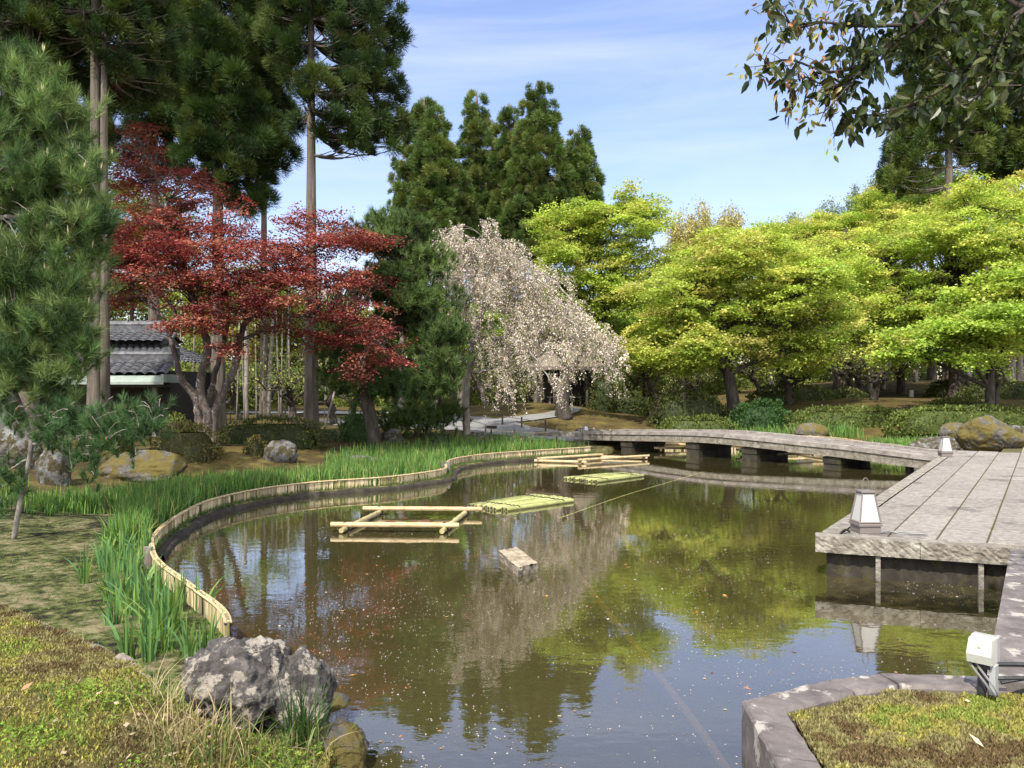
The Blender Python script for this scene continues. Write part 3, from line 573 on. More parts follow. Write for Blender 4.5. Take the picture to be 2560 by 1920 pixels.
g = G(); g.box((0, .6, .9), (1.9, .12, 1.9)); g.build('back_wall', M_dark, hut)
g = G(); g.box((0, -.1, .4), (1.6, .35, .07)); g.box((-.7, -.1, .15), (.08, .3, .45)); g.box((.7, -.1, .15), (.08, .3, .45)); g.build('bench', M_wood, hut)
# ------------------------------------------------------------------ lanterns, spotlight, sign, rope fence
def lantern(name, loc, rz, label, hook, s=1.0):
    r = empty(name, loc, label, 'lantern', 'garden floor lanterns', rz); r.scale = (s * .84, s * .84, s * 1.06)
    g = G(); g.box((0, 0, .035), (.27, .27, .07), 0, V3(.5, .5, .5), cham=.006); g.box((0, 0, .085), (.30, .30, .025), 0, V3(.55, .5, .5), cham=.005); g.build('base', M_lampf, r)
    b0, b1, z0, z1 = .135, .078, .10, .40
    for k in range(4):
        c, s_ = math.cos(k * math.pi / 2), math.sin(k * math.pi / 2); rot = lambda x, y: (x * c - y * s_, x * s_ + y * c)
        q = [(*rot(-b0, -b0), z0), (*rot(b0, -b0), z0), (*rot(b1, -b1), z1), (*rot(-b1, -b1), z1)]
        q2 = [(a * .93, b * .93, z) for a, b, z in q]; g = G(); g.add(q2, [(0, 1, 2, 3)]); g.build('panel', M_lampw, r)
    g = G()
    for sx in (-1, 1):
        for sy in (-1, 1): g.tube([(sx * b0, sy * b0, z0), (sx * b1, sy * b1, z1)], .011, 4)
    for z_, b_ in ((z0 + .008, b0), (z1, b1)):
        for k in range(4):
            c, s_ = math.cos(k * math.pi / 2), math.sin(k * math.pi / 2); g.tube([(-b_ * c + b_ * s_, -b_ * s_ - b_ * c, z_), (b_ * c + b_ * s_, b_ * s_ - b_ * c, z_)], .011, 4)
    g.build('frame', M_lampf, r)
    g = G(); g.box((0, 0, z1 + .012), (2 * b1 + .03, 2 * b1 + .03, .018), 0, cham=.004); g.build('cap', M_lampf, r)
    if hook:
        g = G(); t = np.linspace(0, math.pi, 12); g.tube(np.r_[[(-.035, 0, z1)], np.c_[-.035 * np.cos(t), 0 * t, z1 + .11 + .035 * np.sin(t)], [(.035, 0, z1)]], .0045, 5); g.build('handle', M_lampf, r)
    return r
lantern('garden_lantern', (3.80, 8.60, .426), math.radians(2), 'white panelled floor lantern with wire handle on the near corner of the terrace', True)
lantern('garden_lantern', (9.72, 17.95, .43), math.radians(-8), 'white panelled floor lantern on the terrace where the bridge lands', True)
lantern('garden_lantern', (2.55, 27.6, gz(2.55, 27.6) + .12), math.radians(8), 'white panelled floor lantern on a rock at the far bridge end', True, .85)
# its cable
g = G(); t = np.linspace(0, 1, 20); g.tube(np.c_[3.92 + .42 * t, 8.50 + .05 * np.sin(t * 5) - .10 * t, .435 + .01 * np.sin(t * 9)], .009, 6); g.tube(np.c_[4.34 - .34 * t, 8.40 + .22 * t, .435 + 0 * t], .009, 6)
tag(g.build('power_cable', M_cable), 'grey cable looping from the near lantern across the terrace', 'cable')
g = G(); t = np.linspace(0, 1, 9); g.tube(np.c_[3.62 - .16 * t, 8.58 - .14 * t, .435 + .03 * np.sin(t * 3)], np.linspace(.014, .007, 9), 5, V3(.4, .35, .3)); tag(g.build('twig', M_barkd), 'short dry twig beside the near lantern', 'twig')
sp = empty('spotlight', (2.41, 4.10, .42), 'white garden spotlight on a short post at the corner of the near moss bed', 'spotlight', None, math.radians(-46)); sp.scale = (.92, .92, 1.0)
g = G(); P_ = np.array([(-.062, -.055, .155), (.062, -.055, .155), (.062, .03, .15), (-.062, .03, .15), (-.062, -.068, .20), (.062, -.068, .20), (.062, .03, .20), (-.062, .03, .20), (-.057, -.04, .275), (.057, -.04, .275), (.06, .03, .278), (-.06, .03, .278)]); g.add(P_, [(3, 2, 1, 0), (8, 9, 10, 11)] + [(4 * r_ + a, 4 * r_ + (a + 1) % 4, 4 * r_ + 4 + (a + 1) % 4, 4 * r_ + 4 + a) for r_ in (0, 1) for a in range(4)]); g.box((0, -.058, .245), (.012, .01, .012), 0, V3(.1, .1, .1)); g.build('housing', M_white, sp)
g = G(); g.box((0, .056, .218), (.13, .05, .128), cham=.006); g.build('back_plate', M_grey, sp)
g = G(); g.tube([(.0, 0, .0), (.0, 0, .15)], .024, 12); g.box((.0, 0, .135), (.09, .05, .02), cham=.003); g.build('post', M_black, sp)
g = G(); g.box((.055, .01, .075), (.03, .06, .15), cham=.004); g.build('bracket', M_grey, sp)
for dx in (.0, .035):
    g = G(); t = np.linspace(0, 1, 16)[:, None]; g.tube(np.c_[-.055 + dx + .06 * np.sin(t * 3) + .10 * t ** 2, -.03 - .03 * np.sin(t * 3.1), .15 - .145 * t ** .8 + .0 * t], .006, 6); g.build('wire', M_cable, sp)
g = G(); t = np.linspace(0, 1, 18); g.tube(np.c_[2.55 + .13 * np.sin(t * 6.0), 4.12 + .05 * np.cos(t * 6), .44 + .06 * np.sin(t * 3.1)], .010, 6); g.tube(np.c_[2.6 + .9 * t, 4.45 + .02 * np.sin(t * 7) - .05 * t, .437 + 0 * t], .011, 6); tag(g.build('power_cable', M_black), 'black cable coiled behind the spotlight and running along the coping', 'cable')
# dark sign
p = gp(1228, 1093, gz(-.68, 26.2) ); r = empty('notice_board', (-.68, 26.2, gz(-.68, 26.2) - .02), 'small dark wooden notice board on a post beside the gravel path', 'sign')
g = G(); g.box((0, 0, .16), (.05, .04, .36)); g.build('post', M_signd, r); g = G(); g.box((0, -.025, .365), (.36, .035, .10)); g.build('board', M_signd, r)
def rope_fence(name, pts, label, sag=.05, pr=.03, ph=.42, rope=M_rope, railr=.007, cat='rope fence', two=False, m=M_barkd):
    zs = [gz(*q) for q in pts]; r = empty(name, (*pts[0], zs[0]), label, cat)
    for q, z in zip(pts, zs):
        g = G(); g.tube([(q[0] - pts[0][0], q[1] - pts[0][1], z - zs[0] - .15), (q[0] - pts[0][0], q[1] - pts[0][1], z - zs[0] + ph)], pr, 8); g.build('post', m, r)
    g = G()
    for (a, za), (b, zb_) in zip(zip(pts[:-1], zs[:-1]), zip(pts[1:], zs[1:])):
        t = np.linspace(0, 1, 12); g.tube(np.c_[a[0] - pts[0][0] + (b[0] - a[0]) * t, a[1] - pts[0][1] + (b[1] - a[1]) * t, za - zs[0] + (zb_ - za) * t + ph * .8 - sag * 4 * t * (1 - t)], railr, 5)
    g.build('rope' if sag > .02 else 'rail', rope, r); return r
rope_fence('rope_fence', [(-2.25, 26.2), (-.85, 25.9), (.08, 25.9), (1.5, 26.9), (2.3, 27.3)], 'low dark posts joined by a sagging rope beside the gravel path', rope=M_bam, m=M_barkg)
rope_fence('bamboo_railing', [(-.35, 29.2), (.35, 28.9), (1.2, 28.7)], 'low thin bamboo railing along the foot of the moss mound', 0.0, .03, .42, M_barkg, .016, 'railing', m=M_barkd)
rope_fence('bamboo_railing', [(2.85, 27.9), (3.35, 27.4)], 'short pale bamboo railing beside the lantern at the far bridge end', 0.0, .035, .4, M_bam, .022, 'railing', m=M_bam)
rope_fence('bamboo_railing', [(5.0, 40), (6.9, 40.3), (8.4, 41)], 'pale bamboo railing among the bushes right of the thatched hut', 0.0, .045, .5, M_bam, .03, 'railing', m=M_bam)

# ------------------------------------------------------------------ things in the water
def pole(gr, a, b, r, col, nodes=True, sides=10):
    a, b = np.asarray(a, float), np.asarray(b, float); L_ = np.linalg.norm(b - a); n = max(2, int(L_ / .28)); ts = [0]; rs = [1]
    for k in range(1, n):
        c = (k + R.uniform(-.15, .15)) / n; ts += [c - .012 / L_, c, c + .012 / L_]; rs += [1, 1.14, 1]
    ts.append(1); rs.append(.96); gr.tube(a + (b - a) * np.array(ts)[:, None], r * np.array(rs), sides, col)
def raft(cn, n, rad, label):
    Lc, Fc, Rc, Bc = [np.array(q, float) for q in cn]; o = np.r_[Lc, 0]; r = empty('bamboo_raft', o, label, 'raft', 'bamboo rafts')
    for i in range(n):
        t = (i + .5) / n; a = Lc + (Fc - Lc) * t; b = Bc + (Rc - Bc) * t; d = (b - a) / np.linalg.norm(b - a)
        a = a - d * R.uniform(0, .09); b = b + d * R.uniform(0, .12); g = G(); z = .025 + R.uniform(-.006, .006); pole(g, np.r_[a, z] - o, np.r_[b, z] - o, rad * R.uniform(.86, .98), V3(.42, .43, .44) * R.uniform(.6, 1.3)); po = g.build('bamboo_pole', M_bamg, r, smooth=False)
        g = G(); q = np.r_[a, z] - o - np.r_[d, 0] * .002; g.tube([q, q + np.r_[d, 0] * .012], rad * .66, 8); g.build('dark_end_disc', M_dark, po)  # dark disc on the pole end, standing in for the shade inside it
    for t in (.16, .84):
        g = G(); a = Lc + (Bc - Lc) * t; b = Fc + (Rc - Fc) * t; k = np.linspace(0, 1, n * 6); g.tube(np.c_[a + (b - a) * k[:, None], .03 + rad * (.55 + .5 * np.abs(np.sin(k * n * math.pi)))] - o, .008, 5); g.build('lashing', M_rope, r)
    return r
raft([(-.71, 13.26), (-.05, 12.74), (1.065, 13.74), (.37, 14.5)], 10, .0395, 'yellow green bamboo raft floating in the middle of the pond')
raft([(1.13, 17.3), (1.84, 16.6), (2.91, 17.66), (2.34, 18.2)], 12, .036, 'yellow green bamboo raft floating just before the bridge')
def frame(cn, label, ext, z=.10, rad=.036, green=False, top_first=True, col=V3(.53, .5, .46)):
    c = [np.array(q, float) for q in cn]; o = np.r_[c[0], 0]; r = empty('bamboo_enclosure', o, label, 'enclosure', 'square bamboo frames floating in the pond')
    for i in range(4):
        a, b = c[i], c[(i + 1) % 4]; d = (b - a) / np.linalg.norm(b - a); zz = z if i % 2 == 0 else z - .055; e = ext[i]
        g = G(); pole(g, np.r_[a - d * e, zz] - o, np.r_[b + d * e, zz] - o, rad, col * R.uniform(.9, 1.1) * (V3(.8, .9, .8) if green and i % 2 else 1)); g.build('bamboo_pole', M_bam, r)
    for i in range(4):
        g = G(); q = c[i] - o[:2] + .02; g.tube([(q[0], q[1], -.5), (q[0], q[1], z + .02)], .028, 8); g.build('stake', M_barkd, r)
        g = G(); q = c[i] - o[:2]; t = np.linspace(0, 12, 40); g.tube(np.c_[q[0] + .052 * np.cos(t), q[1] + .02 * np.sin(t * .5), z - .025 + .06 * np.sin(t)], .006, 4); g.build('lashing', M_rope, r)
    return r
frame([(-2.28, 10.95), (-.92, 10.9), (-.72, 12.35), (-2.05, 12.4)], 'square bamboo frame round a few red lily leaves in the near water', (.2, .16, .26, .16), green=True)
frame([(1.81, 20.7), (3.66, 21.9), (2.49, 22.3), (.71, 21.05)], 'square bamboo frame floating under the left end of the bridge', (.12, .05, .05, .12))
frame([(4.5, 24.2), (6.2, 24.0), (6.4, 25.6), (4.7, 25.8)], 'bamboo frame half hidden behind the middle bridge piers', (.2, .1, .2, .1), z=.14)
frame([(7.0, 21.9), (8.9, 22.4), (8.6, 24.0), (6.8, 23.6)], 'bamboo frame half hidden behind the right bridge pier', (.2, .1, .2, .1), z=.14)
r = empty('water_lily', (-1.5, 11.65, .004), 'patch of reddish lily leaves floating inside the near bamboo frame', 'water plant')
for i in range(16):
    g = G(); a = np.linspace(.25, 2 * math.pi - .25, 11); s_ = R.uniform(.035, .065); q = V3(R.normal(0, .20), R.normal(0, .16), .004 + .0005 * i)
    g.add(np.r_[[q], q + np.c_[np.cos(a) * s_, np.sin(a) * s_, .004 + 0 * a]], [(0, k, k + 1) for k in range(1, 11)], V3(.20, .055, .045) if R.random() < .7 else V3(.10, .12, .03)); g.build('leaf', M_leaf, r)
# stone slab standing in the water
pp = [(-.157, 9.24), (.061, 9.45), (.275, 8.60), (.063, 8.36)]
g = G(); n = 14; pa = np.array(pp, float)
for (a, b) in zip(pa, np.roll(pa, -1, 0)):
    t = np.linspace(0, 1, n)[:, None]; rows = [np.c_[a + (b - a) * t, np.full(n, z)] for z in (-.45, -.05, .02, .06, .09)]; Pm = np.stack(rows, 1); Pm[1:-1, 1:] += R.uniform(-.012, .012, Pm[1:-1, 1:].shape); g.grid(Pm, V3(.45, .39, .3))
t = np.linspace(0, 1, n); top = (pa[0][None, None] * (1 - t)[:, None, None] + pa[1] * t[:, None, None]) * (1 - t)[None, :, None] + (pa[3][None, None] * (1 - t)[:, None, None] + pa[2] * t[:, None, None]) * t[None, :, None]
g.grid(np.concatenate([top, (.092 + R.uniform(-.006, .006, (n, n)))[..., None]], -1), V3(.82, .70, .52)); tag(g.build('stone_block', M_kerb), 'pale rectangular stone block standing out of the pond', 'stone block')
for (a, b), lab in (((gp(1112, 1392, -.04), gp(1238, 1386, -.04)), 'sunken orange brown plank left of the stone block'), ((gp(1232, 1423, -.05), gp(1292, 1416, -.05)), 'short sunken orange brown plank touching the near end of the stone block')):
    g = G(); d = b - a; g.box((a + b) / 2 - V3(0, 0, .03), (np.linalg.norm(d), .10, .05), math.atan2(d[1], d[0]), V3(.6, .45, .25)); tag(g.build('sunken_plank', M_bam), lab, 'plank')
g = G(); q = [gp(*s_, z_) for s_, z_ in (((1395, 1352), -.10), ((1450, 1440), -.08), ((1520, 1530), -.06), ((1600, 1630), -.048), ((1690, 1745), -.040), ((1760, 1840), -.034), ((1830, 1945), -.031))]; g.tube(resample(q, .1), .026, 8, V3(1.0, .9, .68)); tag(g.build('sunken_hose', M_bam), 'long tan hose lying under the surface across the near pond', 'hose')
g = G(); q = [gp(*s_, -.01) for s_ in ((1400, 1296), (1560, 1240), (1660, 1210), (1760, 1180))]; g.tube(resample(q, .3), .012, 6, V3(.45, .5, .3)); tag(g.build('floating_line', M_bam), 'thin pale line stretched over the water towards the bridge', 'rope')
# bamboo mat lying in the irises
m_ = gp(625, 1200, .12); r = empty('bamboo_mat', m_, 'old flat bamboo mat lying among the irises behind the edging', 'mat')
for i in range(9):
    g = G(); pole(g, (-.45 + R.uniform(-.06, .06), -.28 + i * .07, .03), (.45 + R.uniform(-.06, .06), -.28 + i * .07 + .05, .03), .03, V3(.55, .52, .42) * R.uniform(.8, 1.2)); g.build('bamboo_pole', M_bam, r)

# ------------------------------------------------------------------ rocks
def rock(name, c, size, seed, m, label, sub=4, rz=0, flat=.25, amp=.22, cuts=7, zoff=0, fine=.03):
    bm = bmesh.new(); bmesh.ops.create_icosphere(bm, subdivisions=sub, radius=1); rr = np.random.default_rng(seed)
    pl = [(nrm(rr.normal(0, 1, 3)[None])[0], rr.uniform(.62, .9)) for _ in range(cuts)]; me = bpy.data.meshes.new(name); bm.to_mesh(me); bm.free()
    v = np.zeros(len(me.vertices) * 3, np.float32); me.vertices.foreach_get('co', v); v = v.reshape(-1, 3).astype(float); o = rr.uniform(0, 50, 3)
    for n_, d_ in pl: h = v @ n_ - d_; v -= n_[None] * np.maximum(h, 0)[:, None] * .85
    f = np.array([mn.fractal(Vector(q * 1.6 + o), 1.0, 2.1, 5) for q in v]); f2 = np.array([abs(mn.noise(Vector(q * 5 + o))) for q in v]) * 1.0
    f3 = np.array([mn.fractal(Vector(q * 9 + o), .8, 2.2, 3) for q in v]) if sub > 4 else 0
    v *= (1 + amp * f - .12 * f2 + fine * f3)[:, None]; v *= np.array(size) / 2
    me.vertices.foreach_set('co', v.astype(np.float32).ravel()); me.polygons.foreach_set('use_smooth', np.ones(len(me.polygons), bool)); me.update(); me.materials.append(m)
    ob = bpy.data.objects.new(name, me); C.objects.link(ob); ob.location = (c[0], c[1], c[2] + zoff); ob.rotation_euler = (0, 0, rz); return tag(ob, label, 'rock')
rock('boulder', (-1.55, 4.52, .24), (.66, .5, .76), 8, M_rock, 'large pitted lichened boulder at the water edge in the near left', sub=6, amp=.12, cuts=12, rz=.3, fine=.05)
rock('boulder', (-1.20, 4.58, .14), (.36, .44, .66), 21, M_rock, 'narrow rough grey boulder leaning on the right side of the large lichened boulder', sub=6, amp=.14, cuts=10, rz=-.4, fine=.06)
rock('stone', (-.90, 4.18, .02), (.34, .36, .42), 5, M_rockm, 'squarish mossy stone at the water edge below the lichened boulder', sub=5, amp=.08, cuts=10, fine=.04)
rock('stone', (-1.30, 3.62, .16), (.42, .26, .14), 6, M_rockm, 'flat pale stone sunk in the grass at the bottom of the near bank', sub=4, amp=.1)
rock('stone', (-1.15, 5.02, -.03), (.3, .25, .2), 16, M_rockm, 'small wet stone in the water behind the lichened boulder', sub=4, amp=.1)
def rp_(name, px0, px1, pyt, pyb, m, label, seed, z=None, depth=.8, **k):
    """a rock that fills px0..px1 and rises from pyb to pyt, standing on the ground"""
    Y = 20.0
    for _ in range(40): x = ((px0 + px1) / 2 - CX) * Y / F; z0 = gz(x, Y) if z is None else z; Y = .5 * Y + .5 * max(3, min(70, F * (EYE - z0) / (pyb - HY)))
    x = ((px0 + px1) / 2 - CX) * Y / F; z0 = gz(x, Y) if z is None else z; wd = (px1 - px0) * Y / F; h = (pyb - pyt) * Y / F
    return rock(name, (x, Y + wd * .3 * depth, z0 + h * .30), (wd * 1.08, wd * depth, h * 1.55), seed, m, label, **k)
rp_('rock', -30, 92, 1060, 1172, M_rockl, 'dark lichen spotted rock at the left edge behind the pine branch', 31, amp=.12, sub=5)
rp_('rock', 78, 172, 1098, 1212, M_rockl, 'upright pale lichened rock standing behind the slender pine stem', 32, amp=.10, sub=5, depth=.7)
rp_('rock', 232, 455, 1132, 1203, M_rockm, 'low broad moss covered rock beside the azalea', 33, amp=.1, sub=5, depth=.6)
rp_('rock', 655, 737, 1102, 1153, M_rockl, 'rounded grey rock in front of the long clipped hedge', 34, amp=.1)
rp_('rock', 812, 962, 1142, 1172, M_rockl, 'flat grey stepping rock at the back of the iris bed', 35, amp=.08, depth=.5)
rp_('rock', 950, 1006, 1073, 1104, M_rockl, 'smooth grey rock right of the black pine trunk', 36, amp=.08)
rp_('rock', 1166, 1238, 1082, 1112, M_rockl, 'grey rock at the foot of the weeping cherry', 37, amp=.1)
rp_('rock', 1232, 1360, 1092, 1112, M_rockl, 'low broken grey stones between the irises and the gravel path', 38, amp=.2)
rp_('rock', 1425, 1495, 1072, 1092, M_rockl, 'dark flat rock under the lantern at the far bridge end', 39, amp=.1)
rp_('rock', 2425, 2580, 1046, 1120, M_rockm, 'large mossy boulder at the back corner of the terrace', 40, z=.42, amp=.12, sub=5, depth=.8)
rp_('rock', 2355, 2440, 1060, 1096, M_rockm, 'low mossy rock left of the large terrace boulder', 41, z=.45, amp=.1)
rp_('rock', 2280, 2432, 1094, 1130, M_rockl, 'long dark retaining rock between the bridge and the terrace boulder', 42, z=.2, amp=.08, depth=.35)
rp_('rock', 1988, 2078, 1060, 1096, M_rockm, 'rounded mossy rock beside the irises beyond the bridge', 43, z=.25, amp=.1)
rp_('rock', 1728, 1846, 1057, 1078, M_rockm, 'low mossy rock behind the middle of the bridge', 44, z=.3, amp=.1)
rp_('rock', 2245, 2330, 946, 962, M_rockl, 'far pale rock under the maples on the right', 45, amp=.15)
rp_('rock', 1625, 1665, 1030, 1060, M_rockm, 'small grey rock beside the low hedge left of the big maple trunk', 46, amp=.15)
rp_('rock', 2500, 2575, 985, 1012, M_rockl, 'grey rock beneath the rightmost maple trunks', 48, amp=.2)
# ------------------------------------------------------------------ vegetation
def rdir(n, rng): return nrm(rng.normal(0, 1, (n, 3)))
def ell(n, c, r, rng, shell=.35):
    """points in an ellipsoid, biased to its outside"""
    d = rdir(n, rng); u = rng.random(n) ** shell; return np.asarray(c) + d * u[:, None] * np.asarray(r)
def cols_of(n, pal, rng, jit=.18):
    pal = np.asarray(pal, float); c = pal[rng.integers(0, len(pal), n)]; return c * (1 + jit * rng.normal(0, 1, (n, 1)).clip(-2, 2))
def st_pad(g, cen, rad, pal, rng, dens=200, leaf=.13, flat=.13, droop=.22, jit=.12, wid=.75, up=.35):
    n = len(cen); k = np.maximum(8, (dens * (rad / .7) ** 2).astype(int)); rep = np.repeat(np.arange(n), k); m = len(rep)
    cc = cols_of(n, pal, rng, .16)[rep] * (1 + jit * rng.normal(0, 1, (m, 1)).clip(-2, 2))
    an = rng.uniform(0, 2 * math.pi, m); rr = np.sqrt(rng.random(m)); asp = rng.uniform(.6, 1.3, n)[rep]; rot = rng.uniform(0, 3.14, n)[rep]
    x = np.cos(an) * rr * asp; y = np.sin(an) * rr / asp; lx = x * np.cos(rot) - y * np.sin(rot); ly = x * np.sin(rot) + y * np.cos(rot); R_ = rad[rep]
    # lobed outline
    lob = 1 + .25 * np.sin(an * 5 + rot * 7); lx *= lob; ly *= lob
    tilt = rng.normal(0, .22, (n, 2))[rep]
    z = -droop * R_ * rr ** 2 + rng.normal(0, flat, m) * R_ + (lx * tilt[:, 0] + ly * tilt[:, 1]) * R_
    P = cen[rep] + np.stack([lx * R_, ly * R_, z], 1)
    U = nrm(np.stack([np.cos(an) + rng.normal(0, .7, m), np.sin(an) + rng.normal(0, .7, m), rng.normal(-.15, .35, m)], 1)); Nn = nrm(np.stack([rng.normal(0, up, m), rng.normal(0, up, m), np.ones(m)], 1)); V = nrm(np.cross(Nn, U))
    L_ = leaf * rng.uniform(.6, 1.25, m); g.cards(P, U, V, L_, L_ * wid, np.clip(cc, .004, .9))
def st_tuft(g, cen, rad, pal, rng, dens=200, up=.35, lf=.55, wd=.035, jit=.14, axis_xy=None, squash=(1, 1, 1.1)):
    """plumes of needles fanning up and outwards, paler at the fresh tips"""
    n = len(cen); k = np.maximum(8, (dens * (rad / .5) ** 2).astype(int)); rep = np.repeat(np.arange(n), k); m = len(rep)
    cc = cols_of(n, pal, rng, .20)[rep] * (1 + jit * rng.normal(0, 1, (m, 1)).clip(-2, 2))
    bias = np.tile([0, 0, up], (n, 1)) + rng.normal(0, .25, (n, 3))
    if axis_xy is not None: o = cen - axis_xy; o[:, 2] = 0; bias = bias + .55 * nrm(o)
    d = nrm(rdir(m, rng) + bias[rep]); R_ = rad[rep]
    P = cen[rep] + d * (R_ * rng.uniform(.15, .70, m))[:, None] * np.array(squash) + rng.normal(0, .05, (m, 3)) * R_[:, None]
    U = nrm(d + bias[rep] * .5 + rng.normal(0, .16, (m, 3))); V = nrm(np.cross(U, rdir(m, rng))); c3 = np.clip(np.stack([cc * .85, cc * .85, cc * 1.35], 1).reshape(-1, 3), .003, .9)
    L_ = R_ * lf * rng.uniform(.6, 1.15, m); W = wd * rng.uniform(.7, 1.4, m); q = np.stack([P + V * W[:, None] * .5, P - V * W[:, None] * .5, P + U * L_[:, None]], 1)
    g.add(q.reshape(-1, 3), np.arange(3 * m).reshape(m, 3), c3)
def st_pine(g, cen, rad, pal, rng, tufts=14, k=36, ln=.15, wd=.012, flat=.35, up=.6, candle=0, ccol=(.62, .55, .34), csz=1.0, jit=.15):
    n = len(cen); nt_ = np.maximum(3, (tufts * (rad / .6) ** 2).astype(int)); rep = np.repeat(np.arange(n), nt_); m = len(rep); an = rng.uniform(0, 6.28, m); rr = np.sqrt(rng.random(m)) * rad[rep]
    T = cen[rep] + np.stack([np.cos(an) * rr, np.sin(an) * rr, rng.normal(0, flat, m) * rad[rep] - .15 * rr], 1)
    ax = nrm(np.stack([np.cos(an) * .45 + rng.normal(0, .25, m), np.sin(an) * .45 + rng.normal(0, .25, m), np.full(m, up)], 1))
    ct = cols_of(n, pal, rng, .15)[rep] * (1 + .15 * rng.normal(0, 1, (m, 1)).clip(-2, 2))
    r2 = np.repeat(np.arange(m), k); q = len(r2); d = nrm(ax[r2] * rng.uniform(.35, 1.5, (q, 1)) + rdir(q, rng) * .7); P = T[r2] - ax[r2] * (ln * rng.uniform(0, .8, (q, 1)))
    V = nrm(np.cross(d, rdir(q, rng))); g.needles(P, d, V, ln * rng.uniform(.75, 1.15, q), wd, np.clip(ct[r2] * (1 + jit * rng.normal(0, 1, (q, 1)).clip(-2, 2)), .003, .9))
    if candle > 0:
        s_ = rng.random(m) < candle; Tc = T[s_]; j = len(Tc)
        for a in range(3):
            U = nrm(np.c_[rng.normal(0, .12, (j, 2)), np.ones(j)]); V = nrm(np.cross(U, rdir(j, rng))); g.cards(Tc, U, V, csz * rng.uniform(.06, .13, j), .014 * csz, np.tile(ccol, (j, 1)))
    return T
def st_leafy(g, cen, rad, pal, rng, dens=90, leaf=.10, flat=.6, jit=.2, wid=.6):
    n = len(cen); k = np.maximum(5, (dens * (rad / .6) ** 2).astype(int)); rep = np.repeat(np.arange(n), k); m = len(rep)
    cc = cols_of(n, pal, rng, .18)[rep] * (1 + jit * rng.normal(0, 1, (m, 1)).clip(-2, 2))
    P = cen[rep] + rdir(m, rng) * (rng.random(m) ** .5 * rad[rep])[:, None] * np.array([1, 1, flat]); U = nrm(rdir(m, rng) + [0, 0, -.1]); V = nrm(np.cross(U, rdir(m, rng) + [0, 0, 1.2])); L_ = leaf * rng.uniform(.6, 1.3, m)
    g.cards(P, U, V, L_, L_ * wid, np.clip(cc, .004, .9))
def st_droop(g, tw, cen, rad, pal, gpal, rng, strands=9, ln=1.2, step=.05, leaf=.07, out=None, green=.22, tcol=None):
    for c, r_ in zip(cen, rad):
        o = nrm((c - out)[None] * [1, 1, 0])[0] if out is not None else np.zeros(3)
        for _ in range(strands):
            s_ = c + rdir(1, rng)[0] * r_ * [1, 1, .5] * rng.random() ** .5; L_ = ln * rng.uniform(.5, 1.3); n = max(5, int(L_ / .12)); t = np.linspace(0, 1, n)[:, None]
            sw = rng.normal(0, .12, 3) * [1, 1, 0]; pts = s_ + (o * .55 + sw) * L_ * t * (1.2 - .5 * t) + V3(0, 0, 1) * L_ * (.12 * t - 1.0 * t ** 1.7) ; tw.tube(pts, np.linspace(.009, .004, n), 3, cap=False)
            m = int(L_ / step * 3.2); u = rng.random(m) ** .85 * (n - 1); i = np.clip(u.astype(int), 0, n - 2); P = pts[i] + (pts[i + 1] - pts[i]) * (u - i)[:, None]; kk = rng.integers(0, max(2, m // 4), m); P = P[kk] + rng.normal(0, .04, (m, 3))
            gr = rng.random(m) < green; c_ = np.where(gr[:, None], cols_of(m, gpal, rng), cols_of(m, pal, rng, .1)); U = nrm(rdir(m, rng) + [0, 0, -.3]); V = nrm(np.cross(U, rdir(m, rng)))
            l_ = leaf * rng.uniform(.7, 1.3, m); g.cards(P, U, V, l_, l_ * np.where(gr, .45, .95), np.clip(c_, .01, .9))

